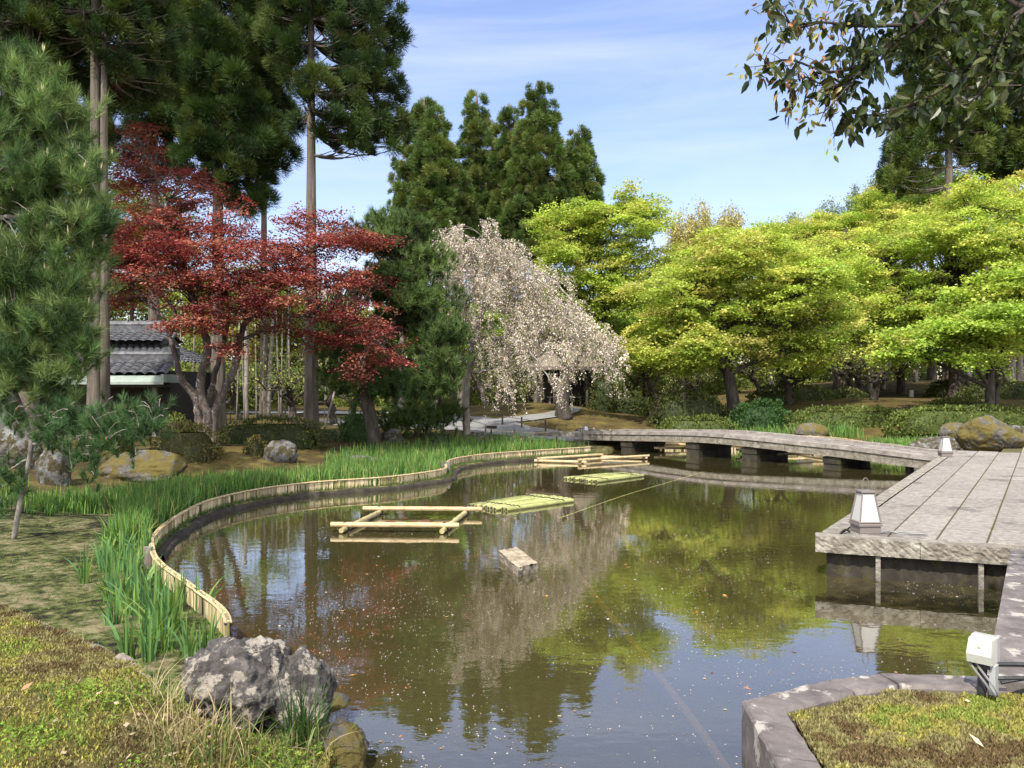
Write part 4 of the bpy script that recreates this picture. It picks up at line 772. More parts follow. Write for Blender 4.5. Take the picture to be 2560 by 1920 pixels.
def bend(a, b, rng, n=8, sag=.12, wob=.05):
    a, b = np.asarray(a, float), np.asarray(b, float); t = np.linspace(0, 1, n)[:, None]; L_ = np.linalg.norm(b - a); k = rng.normal(0, wob * L_, 3)
    p = a + (b - a) * t + np.sin(t * math.pi) * (k + V3(0, 0, sag * L_)); p[1:-1] += rng.normal(0, wob * L_ * .18, (n - 2, 3)); return p
def skeleton(tr, trunk, r0, cen, rng, nlimb=6, amin=.3, slope=.6, lr=.42, twig=.012, sag=.1, sides=10, wob=.06, twigsides=3, r1=None):
    """trunk through its points, limbs to clusters of clumps, twigs to the clumps; all rooted on the trunk"""
    tp = resample(trunk, max(.15, np.linalg.norm(np.diff(trunk, axis=0), axis=1).sum() / 24)); k = len(tp); tt = np.linspace(0, 1, k); rad = r0 * (1 - .72 * tt) * (1 + .55 * np.exp(-tt * k * .45))
    if r1 is not None: rad = (r0 + (r1 - r0) * tt) * (1 + .45 * np.exp(-tt * k * .5))
    tr.tube(tp, rad, sides, wob=.12, rng=rng)
    if len(cen) == 0: return
    idx = [int(rng.integers(len(cen)))]; dd = np.linalg.norm(cen - cen[idx[0]], axis=1)
    for _ in range(min(nlimb, len(cen)) - 1): j = int(dd.argmax()); idx.append(j); dd = np.minimum(dd, np.linalg.norm(cen - cen[j], axis=1))
    asg = np.linalg.norm(cen[:, None] - cen[idx][None], axis=2).argmin(1)
    for q in range(len(idx)):
        mem = cen[asg == q]
        if len(mem) == 0: continue
        c = mem.mean(0); hz_ = c[2] - slope * np.linalg.norm(tp[:, :2] - c[:2], axis=1); sc_ = np.abs(tp[:, 2] - hz_) + (tt < amin) * 100; i = int(sc_.argmin()); L_ = np.linalg.norm(c - tp[i])
        ra = min(rad[i] * .8, r0 * lr); lb = bend(tp[i], c, rng, 9, sag, wob); lrad = np.linspace(ra, max(.25 * ra, twig), 9); tr.tube(lb, lrad, 6, wob=.1, rng=rng)
        for m in mem:
            dl = np.linalg.norm(lb[2:] - m, axis=1) + .4 * np.maximum(0, lb[2:, 2] - m[2]); j = 2 + int(dl.argmin()); d_ = np.linalg.norm(m - lb[j])
            if d_ > .12: tr.tube(bend(lb[j], m, rng, 5, sag * .6, wob), np.linspace(min(lrad[j] * .6, twig * 2.6), twig * .6, 5), twigsides, cap=False)
def sample_crown(ells, n, rng, shell=.35):
    vol = np.array([np.prod(e[1]) ** .8 for e in ells]); k = np.maximum(1, (n * vol / vol.sum()).round().astype(int)); return np.concatenate([ell(q, e[0], e[1], rng, shell) for q, e in zip(k, ells)])
def E(px, py, rx, ry, Y, dy=None, rel=None):
    """ellipsoid seen at px,py with half sizes rx,ry px at distance Y; depth half size dy in metres"""
    c = at(px, py, Y); s_ = Y / F; r = V3(rx * s_, dy if dy else rx * s_ * .8, ry * s_); return (c - (rel if rel is not None else 0), r)
def lumpy(ells, rng, k=9, s=.42):
    o = []
    for c, r in ells:
        o.append((c, r * .72)); d = nrm(rdir(k, rng) + [0, 0, .15])
        for q in d: f = s * rng.uniform(.75, 1.25); o.append((c + q * r * .82, np.array([max(r[0], r[1]) * f, max(r[0], r[1]) * f, r[2] * f * .8])))
    return o
def tree(name, base, label, cat, group, make, bark, leafm, tname='trunk', cname='crown', seed=0):
    """make(trunkG, crownG, rng, base) fills both in coordinates relative to base"""
    r = empty(name, base, label, cat, group); t, c = G(), G(); make(t, c, np.random.default_rng(seed), np.asarray(base, float)); t.build(tname, bark, r, smooth=True); c.build(cname, leafm, r); return r
def gb(px, Y, dz=-.05): x = (px - CX) * Y / F; return V3(x, Y, gz(x, Y) + dz)

# --- cryptomeria (tall cedars)
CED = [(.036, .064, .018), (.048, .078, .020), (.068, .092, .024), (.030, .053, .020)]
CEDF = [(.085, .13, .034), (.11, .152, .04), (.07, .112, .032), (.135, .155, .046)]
def cedar(ells, n, rad, top, r0, dens=620, pal=CED, lean=(0, 0), wd=.020, lf=.40, shell=.33, second=None, limb=.05, up=.45):
    def mk(t, c, rng, b):
        tp = [V3(0, 0, -.2), V3(lean[0] * .3, lean[1] * .3, top * .3), V3(lean[0] * .6, lean[1] * .6, top * .6), V3(*lean, top)]
        el_ = [(e[0] - b, e[1]) for e in ells]; cen = sample_crown(el_, int(n * 2.7), rng, shell); rd = rad * .62 * rng.uniform(.65, 1.35, len(cen))
        tk = resample(tp, top / 26); k = len(tk); tt = np.linspace(0, 1, k); t.tube(tk, r0 * (1 - .75 * tt) * (1 + .5 * np.exp(-tt * 24)), 14, wob=.07, rng=rng)
        if second is not None: t.tube(np.array([V3(second[0], second[1], -.2), V3(second[0] * .95, second[1], top * .25), V3(second[0] * .8, second[1] * .5, top * .5), V3(second[0] * .9, second[1], top * .85)]), [second[2], second[2] * .9, second[2] * .75, second[2] * .4], 10, wob=.08, rng=rng)
        for q in cen:
            h = np.linalg.norm(q[:2] - lean); z0 = np.clip(q[2] + .12 * h, top * .12, top * .96); i = np.abs(tk[:, 2] - z0).argmin(); L_ = np.linalg.norm(q - tk[i]); t.tube(bend(tk[i], q, rng, 6, -.10, .03), np.linspace(min(limb, .012 + .012 * L_), .012, 6), 4, cap=False)
        st_tuft(c, cen, rd, pal, rng, dens, up=up, lf=lf, wd=wd, axis_xy=np.array([0, 0, 0.]))
    return mk
GC = 'tall cedars on the left bank'
Y = 18.0; b = gb(72, Y)
tree('cedar_tree', b, 'leftmost tall cedar with a straight pale trunk in front of the grey house wall', 'tree', GC, cedar([E(20, 60, 190, 170, Y + .4, 2.0), E(60, -200, 160, 160, Y, 1.6)], 130, .55, 13.5, .23), M_bark, M_needle, seed=1)
b = gb(238, Y)
tree('cedar_tree', b, 'tall twin stemmed cedar standing before the tiled house', 'tree', GC, cedar([E(330, 60, 110, 180, Y + .6, 1.8), E(300, 220, 80, 60, Y + 1.6, 1.0), E(230, -160, 180, 120, Y, 1.8), E(150, 60, 60, 90, Y + .5, 1.2)], 150, .5, 13.0, .19, second=(.26, -.05, .11)), M_bark, M_needle, seed=2)
Y = 28.0; b = gb(545, Y)
tree('cedar_tree', b, 'tall cedar with dark drooping foliage rising behind the red maple', 'tree', GC, cedar([E(560, 60, 130, 210, Y, 2.1), E(580, 260, 150, 150, Y, 2.1), E(640, 370, 90, 90, Y - .4, 1.5), E(600, 470, 75, 70, Y, 1.2), E(520, 380, 80, 110, Y, 1.5), E(560, -200, 110, 140, Y, 1.6)], 260, .72, 17.5, .27), M_bark, M_needle, seed=3)
Y = 25.0; b = gb(778, Y)
tree('cedar_tree', b, 'tall cedar with a long bare straight trunk right of the red maple', 'tree', GC, cedar([E(905, 60, 105, 150, Y, 1.7), E(930, 220, 90, 110, Y, 1.5), E(870, 330, 75, 70, Y - .3, 1.2), E(975, 330, 45, 60, Y, .8), E(715, 60, 62, 170, Y, 1.2), E(790, -40, 130, 110, Y, 1.8), E(800, 215, 50, 60, Y - 1.0, .7), E(800, -250, 90, 150, Y, 1.4), E(755, 300, 40, 25, Y + .5, .5)], 235, .62, 16.0, .235), M_bark, M_needle, seed=4)
Y = 33.0; b = gb(385, Y)
tree('cedar_tree', b, 'tall dark cedar filling the gap above the red maple top', 'tree', GC, cedar([E(390, 60, 120, 260, Y, 2.2), E(370, 320, 95, 140, Y, 1.9), E(440, 220, 80, 160, Y, 1.7)], 190, .78, 20.5, .26), M_bark, M_needle, seed=5)
Y = 36.0; b = gb(150, Y)
tree('cedar_tree', b, 'tall dark cedar farthest back on the left behind the pine', 'tree', GC, cedar([E(130, 60, 170, 230, Y, 2.8), E(120, 330, 140, 150, Y, 2.4)], 170, .85, 20, .28), M_bark, M_needle, seed=6)
b = gb(660, 38.0)
tree('cedar_tree', b, 'tall slim cedar half hidden behind the two trunks right of the red maple', 'tree', GC, cedar([E(665, 40, 75, 190, 38, 1.5), E(655, 200, 45, 90, 38, 1.1)], 110, .75, 22, .2), M_bark, M_needle, seed=16)
def cone_ells(px, py0, py1, hw, Y, n=11):
    o = []
    for i in range(n):
        t = (i + .5) / n; w_ = hw * (1 - (1 - t) ** 2.3) ** .52; h = (py1 - py0) / n * .9; o.append(E(px, py0 + (py1 - py0) * t, max(w_ * .86, 8), h, Y, max(w_ * .86, 8) * Y / F))
    return o
GCC = 'row of rounded cedars in the middle distance'
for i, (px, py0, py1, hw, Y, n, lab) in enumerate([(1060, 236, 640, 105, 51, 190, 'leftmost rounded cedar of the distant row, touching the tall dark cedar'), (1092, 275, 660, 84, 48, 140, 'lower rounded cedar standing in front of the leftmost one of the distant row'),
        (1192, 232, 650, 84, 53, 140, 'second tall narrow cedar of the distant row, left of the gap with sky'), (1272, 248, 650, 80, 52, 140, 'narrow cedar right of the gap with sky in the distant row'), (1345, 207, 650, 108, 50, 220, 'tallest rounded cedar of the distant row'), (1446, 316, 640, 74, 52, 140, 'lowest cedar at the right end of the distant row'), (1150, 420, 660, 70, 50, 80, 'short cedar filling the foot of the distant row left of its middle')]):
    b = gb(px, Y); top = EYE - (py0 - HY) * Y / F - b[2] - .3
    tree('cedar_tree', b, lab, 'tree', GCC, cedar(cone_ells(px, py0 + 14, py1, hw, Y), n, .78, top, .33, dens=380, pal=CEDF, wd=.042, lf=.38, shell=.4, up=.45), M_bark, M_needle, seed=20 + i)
GCR = 'tall cedars above the green maples on the right'
for i, (px, Y, els, n, top, r0, lab) in enumerate([(2372, 44, [(2360, 90, 130, 160), (2330, 280, 90, 100), (2290, 390, 70, 80), (2430, 250, 70, 100), (2360, -120, 110, 130), (2450, 370, 60, 70), (2260, 450, 60, 40)], 300, 26, .29, 'cedar with a bare brown trunk rising above the right hand maples'),
        (2500, 47, [(2500, 80, 120, 200), (2480, 330, 90, 120), (2520, -150, 90, 120), (2540, 400, 80, 70)], 260, 27, .3, 'dark cedar right of the bare trunked one above the maples'), (2640, 45, [(2620, 150, 110, 260), (2600, 380, 80, 100)], 150, 25, .3, 'dark cedar cut off by the right edge of the view'), (2230, 58, [(2275, 380, 50, 110), (2260, 300, 40, 90)], 60, 18, .2, 'slim cedar in the gap left of the bare brown trunk')]):
    b = gb(px, Y); tree('cedar_tree', b, lab, 'tree', GCR, cedar([E(x, y, rx, ry, Y, rx * Y / F * .8) for x, y, rx, ry in els], n, .8, top, r0, dens=260, pal=[(.055, .085, .022), (.07, .10, .024), (.10, .125, .03)], wd=.045, lf=.45), M_bark, M_needle, seed=40 + i)
b = gb(2222, 72.0); tree('spruce_tree', b, 'small dark pointed conifer far off at the left edge of the right cedars', 'tree', None, cedar(cone_ells(2222, 352, 560, 42, 72), 70, .8, 21, .2, dens=120, pal=[(.022, .036, .022)], wd=.07, up=-.1), M_bark, M_needle, seed=45)

# --- green maples
MAP = [(.36, .45, .08), (.41, .49, .09), (.31, .42, .07), (.46, .47, .11)]; MAPY = [(.44, .49, .10), (.40, .48, .09), (.50, .47, .13)]; MAPG = [(.27, .40, .06), (.32, .44, .07), (.35, .46, .075)]
def maple(ells, n, rad, trunk, r0, dens=250, leaf=.112, pal=MAP, nl=9, shell=.4, flat=.09, fork=None, amin=.25, droop=.25, sides=12, wob=.07):
    def mk(t, c, rng, b):
        cen = sample_crown(lumpy([(e[0] - b, e[1]) for e in ells], rng), int(n * 1.9), rng, shell); cen = cen[cen[:, 2] > .9]; rd = rad * .80 * rng.uniform(.6, 1.4, len(cen))
        skeleton(t, [V3(*q) for q in trunk], r0, cen - V3(0, 0, .05), rng, nl, amin=amin, lr=.5, twig=.014, sides=sides, slope=.75, wob=wob)
        if fork is not None: skeleton(t, [V3(*q) for q in fork], r0 * .75, cen[:0], rng)
        st_pad(c, cen, rd, pal, rng, dens, leaf, flat, droop, up=.65)
    return mk
GM = 'bright green maples along the far bank'
def mp_(px, Y, els, n, lab, seed, pal=MAP, rad=.72, r0=.2, lean=0, **k):
    b = gb(px, Y); top = max(EYE - (y - ry - HY) * Y / F for x, y, rx, ry in els) - b[2]
    tr_ = [(0, 0, -.2), (lean * .5, 0, top * .2), (lean, 0, top * .42), (lean * .6, .2, top * .68), (lean * .4, .2, top * .88)]
    return tree('maple_tree', b, lab, 'tree', GM, maple([E(x, y, rx, ry, Y, min(rx * Y / F, 3.4)) for x, y, rx, ry in els], n, rad, tr_, r0, pal=pal, **k), M_barkd, M_maple, seed=seed)
mp_(1490, 37, [(1540, 590, 130, 110), (1420, 640, 110, 110), (1600, 690, 110, 90), (1480, 770, 140, 90), (1390, 580, 70, 60), (1560, 520, 90, 50)], 300, 'bright green maple rising behind the weeping cherry', 60, pal=MAP, r0=.22, lean=.3)
mp_(1843, 32, [(1850, 690, 200, 120), (1700, 740, 130, 110), (2000, 740, 140, 100), (1680, 850, 110, 70), (1850, 850, 180, 70), (2010, 850, 100, 60), (1610, 885, 70, 40), (1740, 905, 90, 30), (1990, 905, 80, 28), (1920, 780, 150, 60)], 440, 'broad yellow green maple with a thick dark leaning trunk behind the bridge', 61, pal=MAPY + MAP, r0=.26, lean=-.55)
mp_(2390, 37, [(2390, 600, 200, 130), (2240, 690, 130, 100), (2500, 700, 140, 110), (2200, 800, 130, 80), (2400, 820, 180, 80), (2110, 850, 80, 50), (2280, 890, 90, 25)], 410, 'broad green maple with a brown trunk beside the cut hedge on the right', 62, pal=MAP, r0=.3)
mp_(2475, 28, [(2480, 800, 190, 90), (2360, 860, 150, 55), (2560, 700, 120, 90), (2230, 880, 70, 30)], 210, 'low spreading maple with two pale stems right of the pavement end', 63, pal=MAPG + MAP, r0=.17, fork=[(.25, .2, -.2), (.45, .3, 1.2), (.8, .4, 2.4)], leaf=.13)
mp_(2120, 44, [(2110, 640, 170, 100), (1980, 700, 110, 80), (2230, 600, 120, 90), (2100, 770, 170, 80)], 300, 'maple in the second row between the two broad maples', 64, pal=MAPY, r0=.22)
mp_(2253, 40, [(2260, 780, 130, 90), (2200, 860, 120, 45), (2330, 850, 80, 50)], 150, 'small forked maple on the open moss under the broad right maple', 65, pal=MAPG, r0=.2, fork=[(0, 0, .9), (-.5, 0, 1.5), (-.9, 0, 2.4)])
mp_(1705, 47, [(1700, 700, 120, 70), (1790, 690, 90, 50), (1640, 790, 110, 80)], 170, 'maple in the second row just left of the wispy tan tree', 66, pal=MAP, r0=.2)
mp_(2610, 41, [(2570, 500, 130, 95), (2620, 640, 150, 110), (2450, 510, 110, 65)], 220, 'tall maple reaching highest at the right edge of the view', 67, pal=MAPY, r0=.24)
mp_(2330, 52, [(2330, 500, 120, 60), (2200, 540, 110, 60), (2080, 580, 110, 50), (2440, 460, 90, 50)], 190, 'maple in the back row at the foot of the bare cedar trunk', 68, pal=MAPG + MAPY, r0=.24, rad=.9)
mp_(1930, 52, [(1910, 610, 100, 50), (2010, 575, 80, 40), (1830, 660, 80, 50)], 130, 'maple in the back row under the pale bamboo tops', 69, pal=MAP, r0=.2, rad=.85)
mp_(2700, 30, [(2640, 780, 110, 120), (2660, 640, 100, 90)], 110, 'maple mostly outside the right edge with two straight trunks', 70, pal=MAPG, r0=.25, lean=-.3)
mp_(1130, 40, [(1120, 830, 90, 60), (1060, 780, 70, 60), (1210, 800, 60, 50)], 110, 'low green maple glimpsed between the black pine and the cherry', 71, pal=MAPG, r0=.12)
mp_(330, 42, [(330, 640, 110, 120), (420, 560, 70, 90), (280, 500, 70, 80), (500, 760, 90, 70)], 170, 'yellow green maple glimpsed through the red maple', 72, pal=MAPG + MAP, r0=.15, rad=.8)
mp_(700, 44, [(700, 800, 100, 70), (800, 840, 80, 60), (620, 860, 90, 50)], 130, 'pale yellow green maple glimpsed behind the bare cedar trunk', 73, pal=[(.28, .27, .07), (.2, .22, .05)], r0=.13)
mp_(1610, 40, [(1600, 850, 110, 60), (1560, 900, 80, 35)], 90, 'low young maple under the bright maple right of the cherry', 74, pal=MAPG, r0=.1)
mp_(1990, 39, [(1985, 890, 90, 40), (2060, 850, 90, 50)], 90, 'low young maple right of the big dark maple trunk', 75, pal=MAPG + MAP, r0=.1)
mp_(2110, 46, [(2110, 870, 90, 50)], 60, 'low young maple behind the black leaning plum', 76, pal=MAPG, r0=.1)
# wispy tan tree and pale bamboo tops
def wisp(ells, n, pal, top, r0, leaf=.10, ln=1.3, nl=9):
    def mk(t, c, rng, b):
        for i in range(n):
            e = ells[rng.integers(len(ells))]; q = ell(1, e[0] - b, e[1], rng, .4)[0]; a = V3(q[0] * .35, q[1] * .35, top * rng.uniform(.35, .6)); p = bend(a, q, rng, 7, .05, .04); t.tube(p, np.linspace(.03, .006, 7), 3, cap=False)
            m = 200; u = rng.random(m) ** .6 * 5.999; j = u.astype(int); P = p[j] + (p[np.minimum(j + 1, 6)] - p[j]) * (u - j)[:, None] + rng.normal(0, .17, (m, 3)); U = nrm(rdir(m, rng) + [0, 0, .3]); V = nrm(np.cross(U, rdir(m, rng))); l_ = leaf * rng.uniform(.6, 1.3, m); c.cards(P, U, V, l_, l_ * .5, cols_of(m, pal, rng))
        tk = np.array([V3(0, 0, -.2), V3(.05, 0, top * .3), V3(0, .05, top * .62)]); t.tube(tk, [r0, r0 * .8, r0 * .4], 9)
        for i in range(nl): a = rng.uniform(0, 6.28); t.tube(bend(tk[1] + (tk[2] - tk[1]) * rng.random(), V3(math.cos(a) * 2.2, math.sin(a) * 2.2, top * rng.uniform(.6, .8)), rng, 6), np.linspace(.09, .03, 6), 5)
    return mk
b = gb(1765, 54); tree('budding_tree', b, 'wispy tan tree just coming into leaf behind the maples', 'tree', None, wisp([E(1760, 560, 95, 65, 54), E(1700, 590, 50, 60, 54), E(1830, 570, 45, 60, 54)], 190, [(.40, .34, .11), (.44, .38, .14), (.34, .31, .10)], 12.6, .16, leaf=.16), M_barkg, M_leaf, seed=80)
for i, (px, py, rx, ry, lab) in enumerate([(2140, 500, 30, 45, 'tall feathery grey green bamboo left of the dark conifer'), (2080, 530, 40, 40, 'middle clump of feathery grey green bamboo above the maples'), (1985, 555, 35, 30, 'leftmost low clump of feathery bamboo above the maples'), (2190, 480, 30, 60, 'grey green bamboo touching the dark pointed conifer')]):
    b = gb(px, 76); tree('bamboo_clump', b, lab, 'bamboo', 'feathery bamboo tops above the maples', wisp([E(px, py, rx, ry, 76), E(px, py + 60, rx * 1.3, ry, 76)], 90, [(.20, .25, .13), (.25, .29, .17), (.17, .23, .10)], 15, .05, leaf=.2), M_barkg, M_leaf, cname='foliage', tname='canes', seed=90 + i)

# --- red maple
Y = 20.5; b = gb(512, 20.0)
REDP = [(.23, .062, .050), (.29, .088, .064), (.34, .14, .09), (.17, .042, .042)]; rx_ = 20.5
red = [E(x, y, rx, ry, yy, d) for x, y, rx, ry, yy, d in [(345, 335, 70, 28, 20.5, .8), (350, 400, 75, 35, 20.5, .9), (430, 455, 110, 35, 20.3, 1.1), (330, 470, 60, 40, 20.8, .9), (520, 500, 110, 30, 20, 1.1), (400, 560, 170, 45, 20, 1.6), (560, 580, 110, 45, 19.8, 1.4), (300, 620, 110, 60, 20.4, 1.5), (620, 640, 150, 40, 19.6, 1.5), (780, 545, 80, 30, 20.2, 1.0), (800, 600, 130, 40, 20, 1.3), (900, 600, 80, 30, 20.4, .9), (480, 690, 170, 55, 19.4, 1.7), (290, 720, 90, 45, 20.5, 1.2), (780, 700, 150, 50, 19.8, 1.4), (640, 760, 150, 45, 19.4, 1.5), (500, 800, 110, 45, 19.2, 1.2), (860, 770, 120, 40, 19.8, 1.2), (920, 830, 75, 35, 19.9, .9), (960, 880, 55, 25, 20, .7), (900, 920, 45, 35, 19.6, .6), (560, 865, 60, 30, 19.3, .7), (430, 620, 120, 40, 19, 1.2), (250, 680, 60, 40, 20.6, .7), (985, 905, 40, 20, 20, .5), (830, 850, 70, 30, 20, .7), (700, 830, 80, 25, 19.8, .7), (890, 690, 90, 30, 20.2, .9), (680, 690, 110, 32, 19.8, 1.0), (690, 610, 70, 22, 20, .8), (610, 720, 90, 30, 19.6, .9), (720, 650, 80, 25, 20.2, .8), (230, 660, 40, 25, 20.8, .5), (225, 700, 50, 28, 20.6, .6), (250, 620, 45, 30, 20.7, .6), (265, 750, 50, 25, 20.4, .6)]]
def redmaple(t, c, rng, b):
    cen = sample_crown([(e[0] - b, e[1]) for e in red], 640, rng, .5); rd = .44 * rng.uniform(.6, 1.35, len(cen))
    P_ = lambda px, py, yy: at(px, py, yy) - b
    limbs = [([(512, 1110, 20), (498, 1050, 20), (492, 1000, 20), (455, 950, 20), (440, 900, 20.1), (425, 840, 20.2), (405, 790, 20.3), (370, 745, 20.4)], .17), ([(520, 1110, 20), (518, 1040, 19.9), (500, 985, 19.9), (505, 930, 19.8), (520, 870, 19.7), (500, 800, 19.6), (470, 700, 19.8), (440, 560, 20.1), (380, 420, 20.4)], .16), ([(535, 1110, 20), (535, 1040, 20), (560, 980, 20), (590, 910, 20), (600, 850, 19.9), (620, 800, 19.8), (690, 730, 19.8), (770, 640, 20), (830, 570, 20.2)], .14), ([(540, 1115, 20.1), (528, 1060, 20.2), (525, 990, 20.3), (540, 930, 20.4), (560, 850, 20.4), (570, 760, 20.3), (540, 640, 20.2)], .12), ([(600, 850, 19.9), (680, 820, 19.7), (760, 790, 19.6), (850, 800, 19.7), (930, 850, 19.8)], .055), ([(425, 840, 20.2), (440, 790, 20.1), (400, 730, 20.3), (330, 700, 20.5), (270, 690, 20.6)], .06), ([(405, 790, 20.3), (350, 740, 20.4), (300, 640, 20.5)], .05)]
    sk = []
    for i, (q, r_) in enumerate(limbs):
        p = resample([P_(*s_) for s_ in q], .12); p = p + rng.normal(0, .012, p.shape); rr = np.linspace(r_ * .8, .025, len(p)); 
        if i < 4: rr[:6] *= np.linspace(1.35, 1, 6)
        t.tube(p, rr, 10, wob=.18, rng=rng); sk.append(np.c_[p[6:], rr[6:]])
    sk = np.concatenate(sk)
    for m in cen:
        d_ = np.linalg.norm(sk[:, :3] - m, axis=1) + .8 * np.maximum(0, sk[:, 2] - m[2]); j = int(d_.argmin()); pth = bend(sk[j, :3], m - [0, 0, .04], rng, 7, .07, .07); t.tube(pth, np.linspace(min(sk[j, 3] * .6, .035), .007, 7), 4, cap=False)
    st_pad(c, cen, rd, REDP, rng, 400, .072, .09, .2, jit=.2, wid=.6, up=.55)
tree('red_maple', b, 'spreading dark red maple with several mottled stems left of the pond', 'tree', None, redmaple, M_barkm, M_red, seed=100)

# --- weeping cherry
Y = 25.0; b = gb(1167, 25.3)
BLO = [(.72, .58, .51), (.78, .66, .58), (.62, .49, .42), (.74, .64, .54)]; BG = [(.26, .31, .07), (.32, .35, .10), (.20, .26, .06)]
def cherry(t, c, rng, b):
    P_ = lambda px, py, yy: at(px, py, yy) - b; limbs = [([(1167, 1092, 25.3), (1166, 1000, 25.3), (1170, 930, 25.3), (1178, 880, 25.2), (1168, 780, 25.2), (1150, 680, 25.1), (1130, 590, 25)], .125), ([(1172, 920, 25.3), (1215, 870, 25.1), (1260, 840, 24.8), (1330, 800, 24.4), (1400, 790, 24.1), (1460, 830, 23.9)], .075), ([(1178, 880, 25.2), (1205, 780, 25.4), (1225, 680, 25.5), (1240, 620, 25.4)], .07), ([(1205, 780, 25.4), (1270, 720, 25.8), (1340, 680, 26), (1410, 730, 26), (1470, 810, 25.8)], .055), ([(1168, 780, 25.2), (1200, 640, 24.6), (1212, 560, 24.4)], .04), ([(1260, 840, 24.8), (1310, 870, 24), (1350, 910, 23.6), (1380, 960, 23.4)], .04), ([(1172, 930, 25.3), (1220, 925, 25.1), (1245, 880, 25.0), (1280, 800, 24.9)], .05)]
    sk = []
    for q, r_ in limbs: p = resample([P_(*s_) for s_ in q], .15); p += rng.normal(0, .012, p.shape); rr = np.linspace(r_, .022, len(p)); t.tube(p, rr, 9, wob=.12, rng=rng); sk.append(np.c_[p, rr])
    sk = np.concatenate(sk)
    ee = [E(x, y, rx, ry, yy, 1.2) for x, y, rx, ry, yy in [(1150, 620, 55, 45, 25), (1215, 565, 30, 22, 24.6), (1120, 600, 30, 40, 25), (1180, 650, 70, 50, 25), (1300, 670, 60, 40, 25), (1170, 600, 50, 40, 24.8), (1250, 630, 70, 40, 25.4), (1200, 700, 90, 50, 25), (1290, 730, 80, 45, 25.2), (1160, 680, 60, 60, 24.8), (1240, 640, 90, 45, 25), (1140, 710, 40, 60, 25), (1250, 720, 110, 50, 24.8), (1350, 700, 70, 45, 24.8), (1180, 790, 60, 50, 25), (1400, 770, 75, 45, 24.6), (1310, 790, 80, 45, 24.4), (1450, 830, 50, 35, 24.2), (1500, 860, 32, 32, 24), (1400, 860, 50, 30, 23.9), (1515, 895, 22, 22, 24), (1375, 945, 24, 18, 23.3), (1255, 940, 36, 30, 24), (1230, 870, 50, 40, 24.8), (1320, 870, 60, 40, 24)]]
    cen = sample_crown([(e[0] - b, e[1]) for e in ee], 225, rng, .5)
    for m in cen: d_ = np.linalg.norm(sk[:, :3] - m, axis=1); j = int(d_.argmin()); t.tube(bend(sk[j, :3], m, rng, 6, .15, .05), np.linspace(min(sk[j, 3] * .6, .02), .006, 6), 3, cap=False)
    st_droop(c, t, cen, np.full(len(cen), .42), BLO, BG, rng, 6, .95, .056, .043, out=V3(0, 0, 0), green=.42)
tree('weeping_cherry', b, 'weeping cherry with pale pink blossom hanging towards the bridge', 'tree', None, cherry, M_barkg, M_cherry, seed=110)
b = gb(1412, 31.5)
def oldcherry(t, c, rng, b):
    P_ = lambda px, py, yy: at(px, py, yy) - b
    for q, r0_, r1_ in [([(1410, 1050, 31.5), (1405, 990, 31.5), (1420, 930, 31.5), (1400, 880, 31.3), (1375, 830, 31)], .34, .09), ([(1418, 940, 31.5), (1450, 890, 31.6), (1470, 840, 31.7)], .17, .05), ([(1404, 900, 31.3), (1385, 860, 31.6), (1390, 800, 31.8)], .1, .04)]:
        p = resample([P_(*s_) for s_ in q], .15); t.tube(p, np.linspace(r0_, r1_, len(p)), 12, wob=.2, rng=rng)
    cen = sample_crown([(e[0] - b, e[1]) for e in [E(1390, 800, 90, 40, 31.3), E(1480, 850, 60, 35, 31.3)]], 36, rng, .5); st_droop(c, t, cen, np.full(len(cen), .5), BLO, BG, rng, 7, .9, .06, .09, out=V3(0, 0, 0), green=.5)
tree('weeping_cherry', b, 'old cherry with a thick dark trunk in front of the thatched hut', 'tree', None, oldcherry, M_barkd, M_cherry, seed=111)

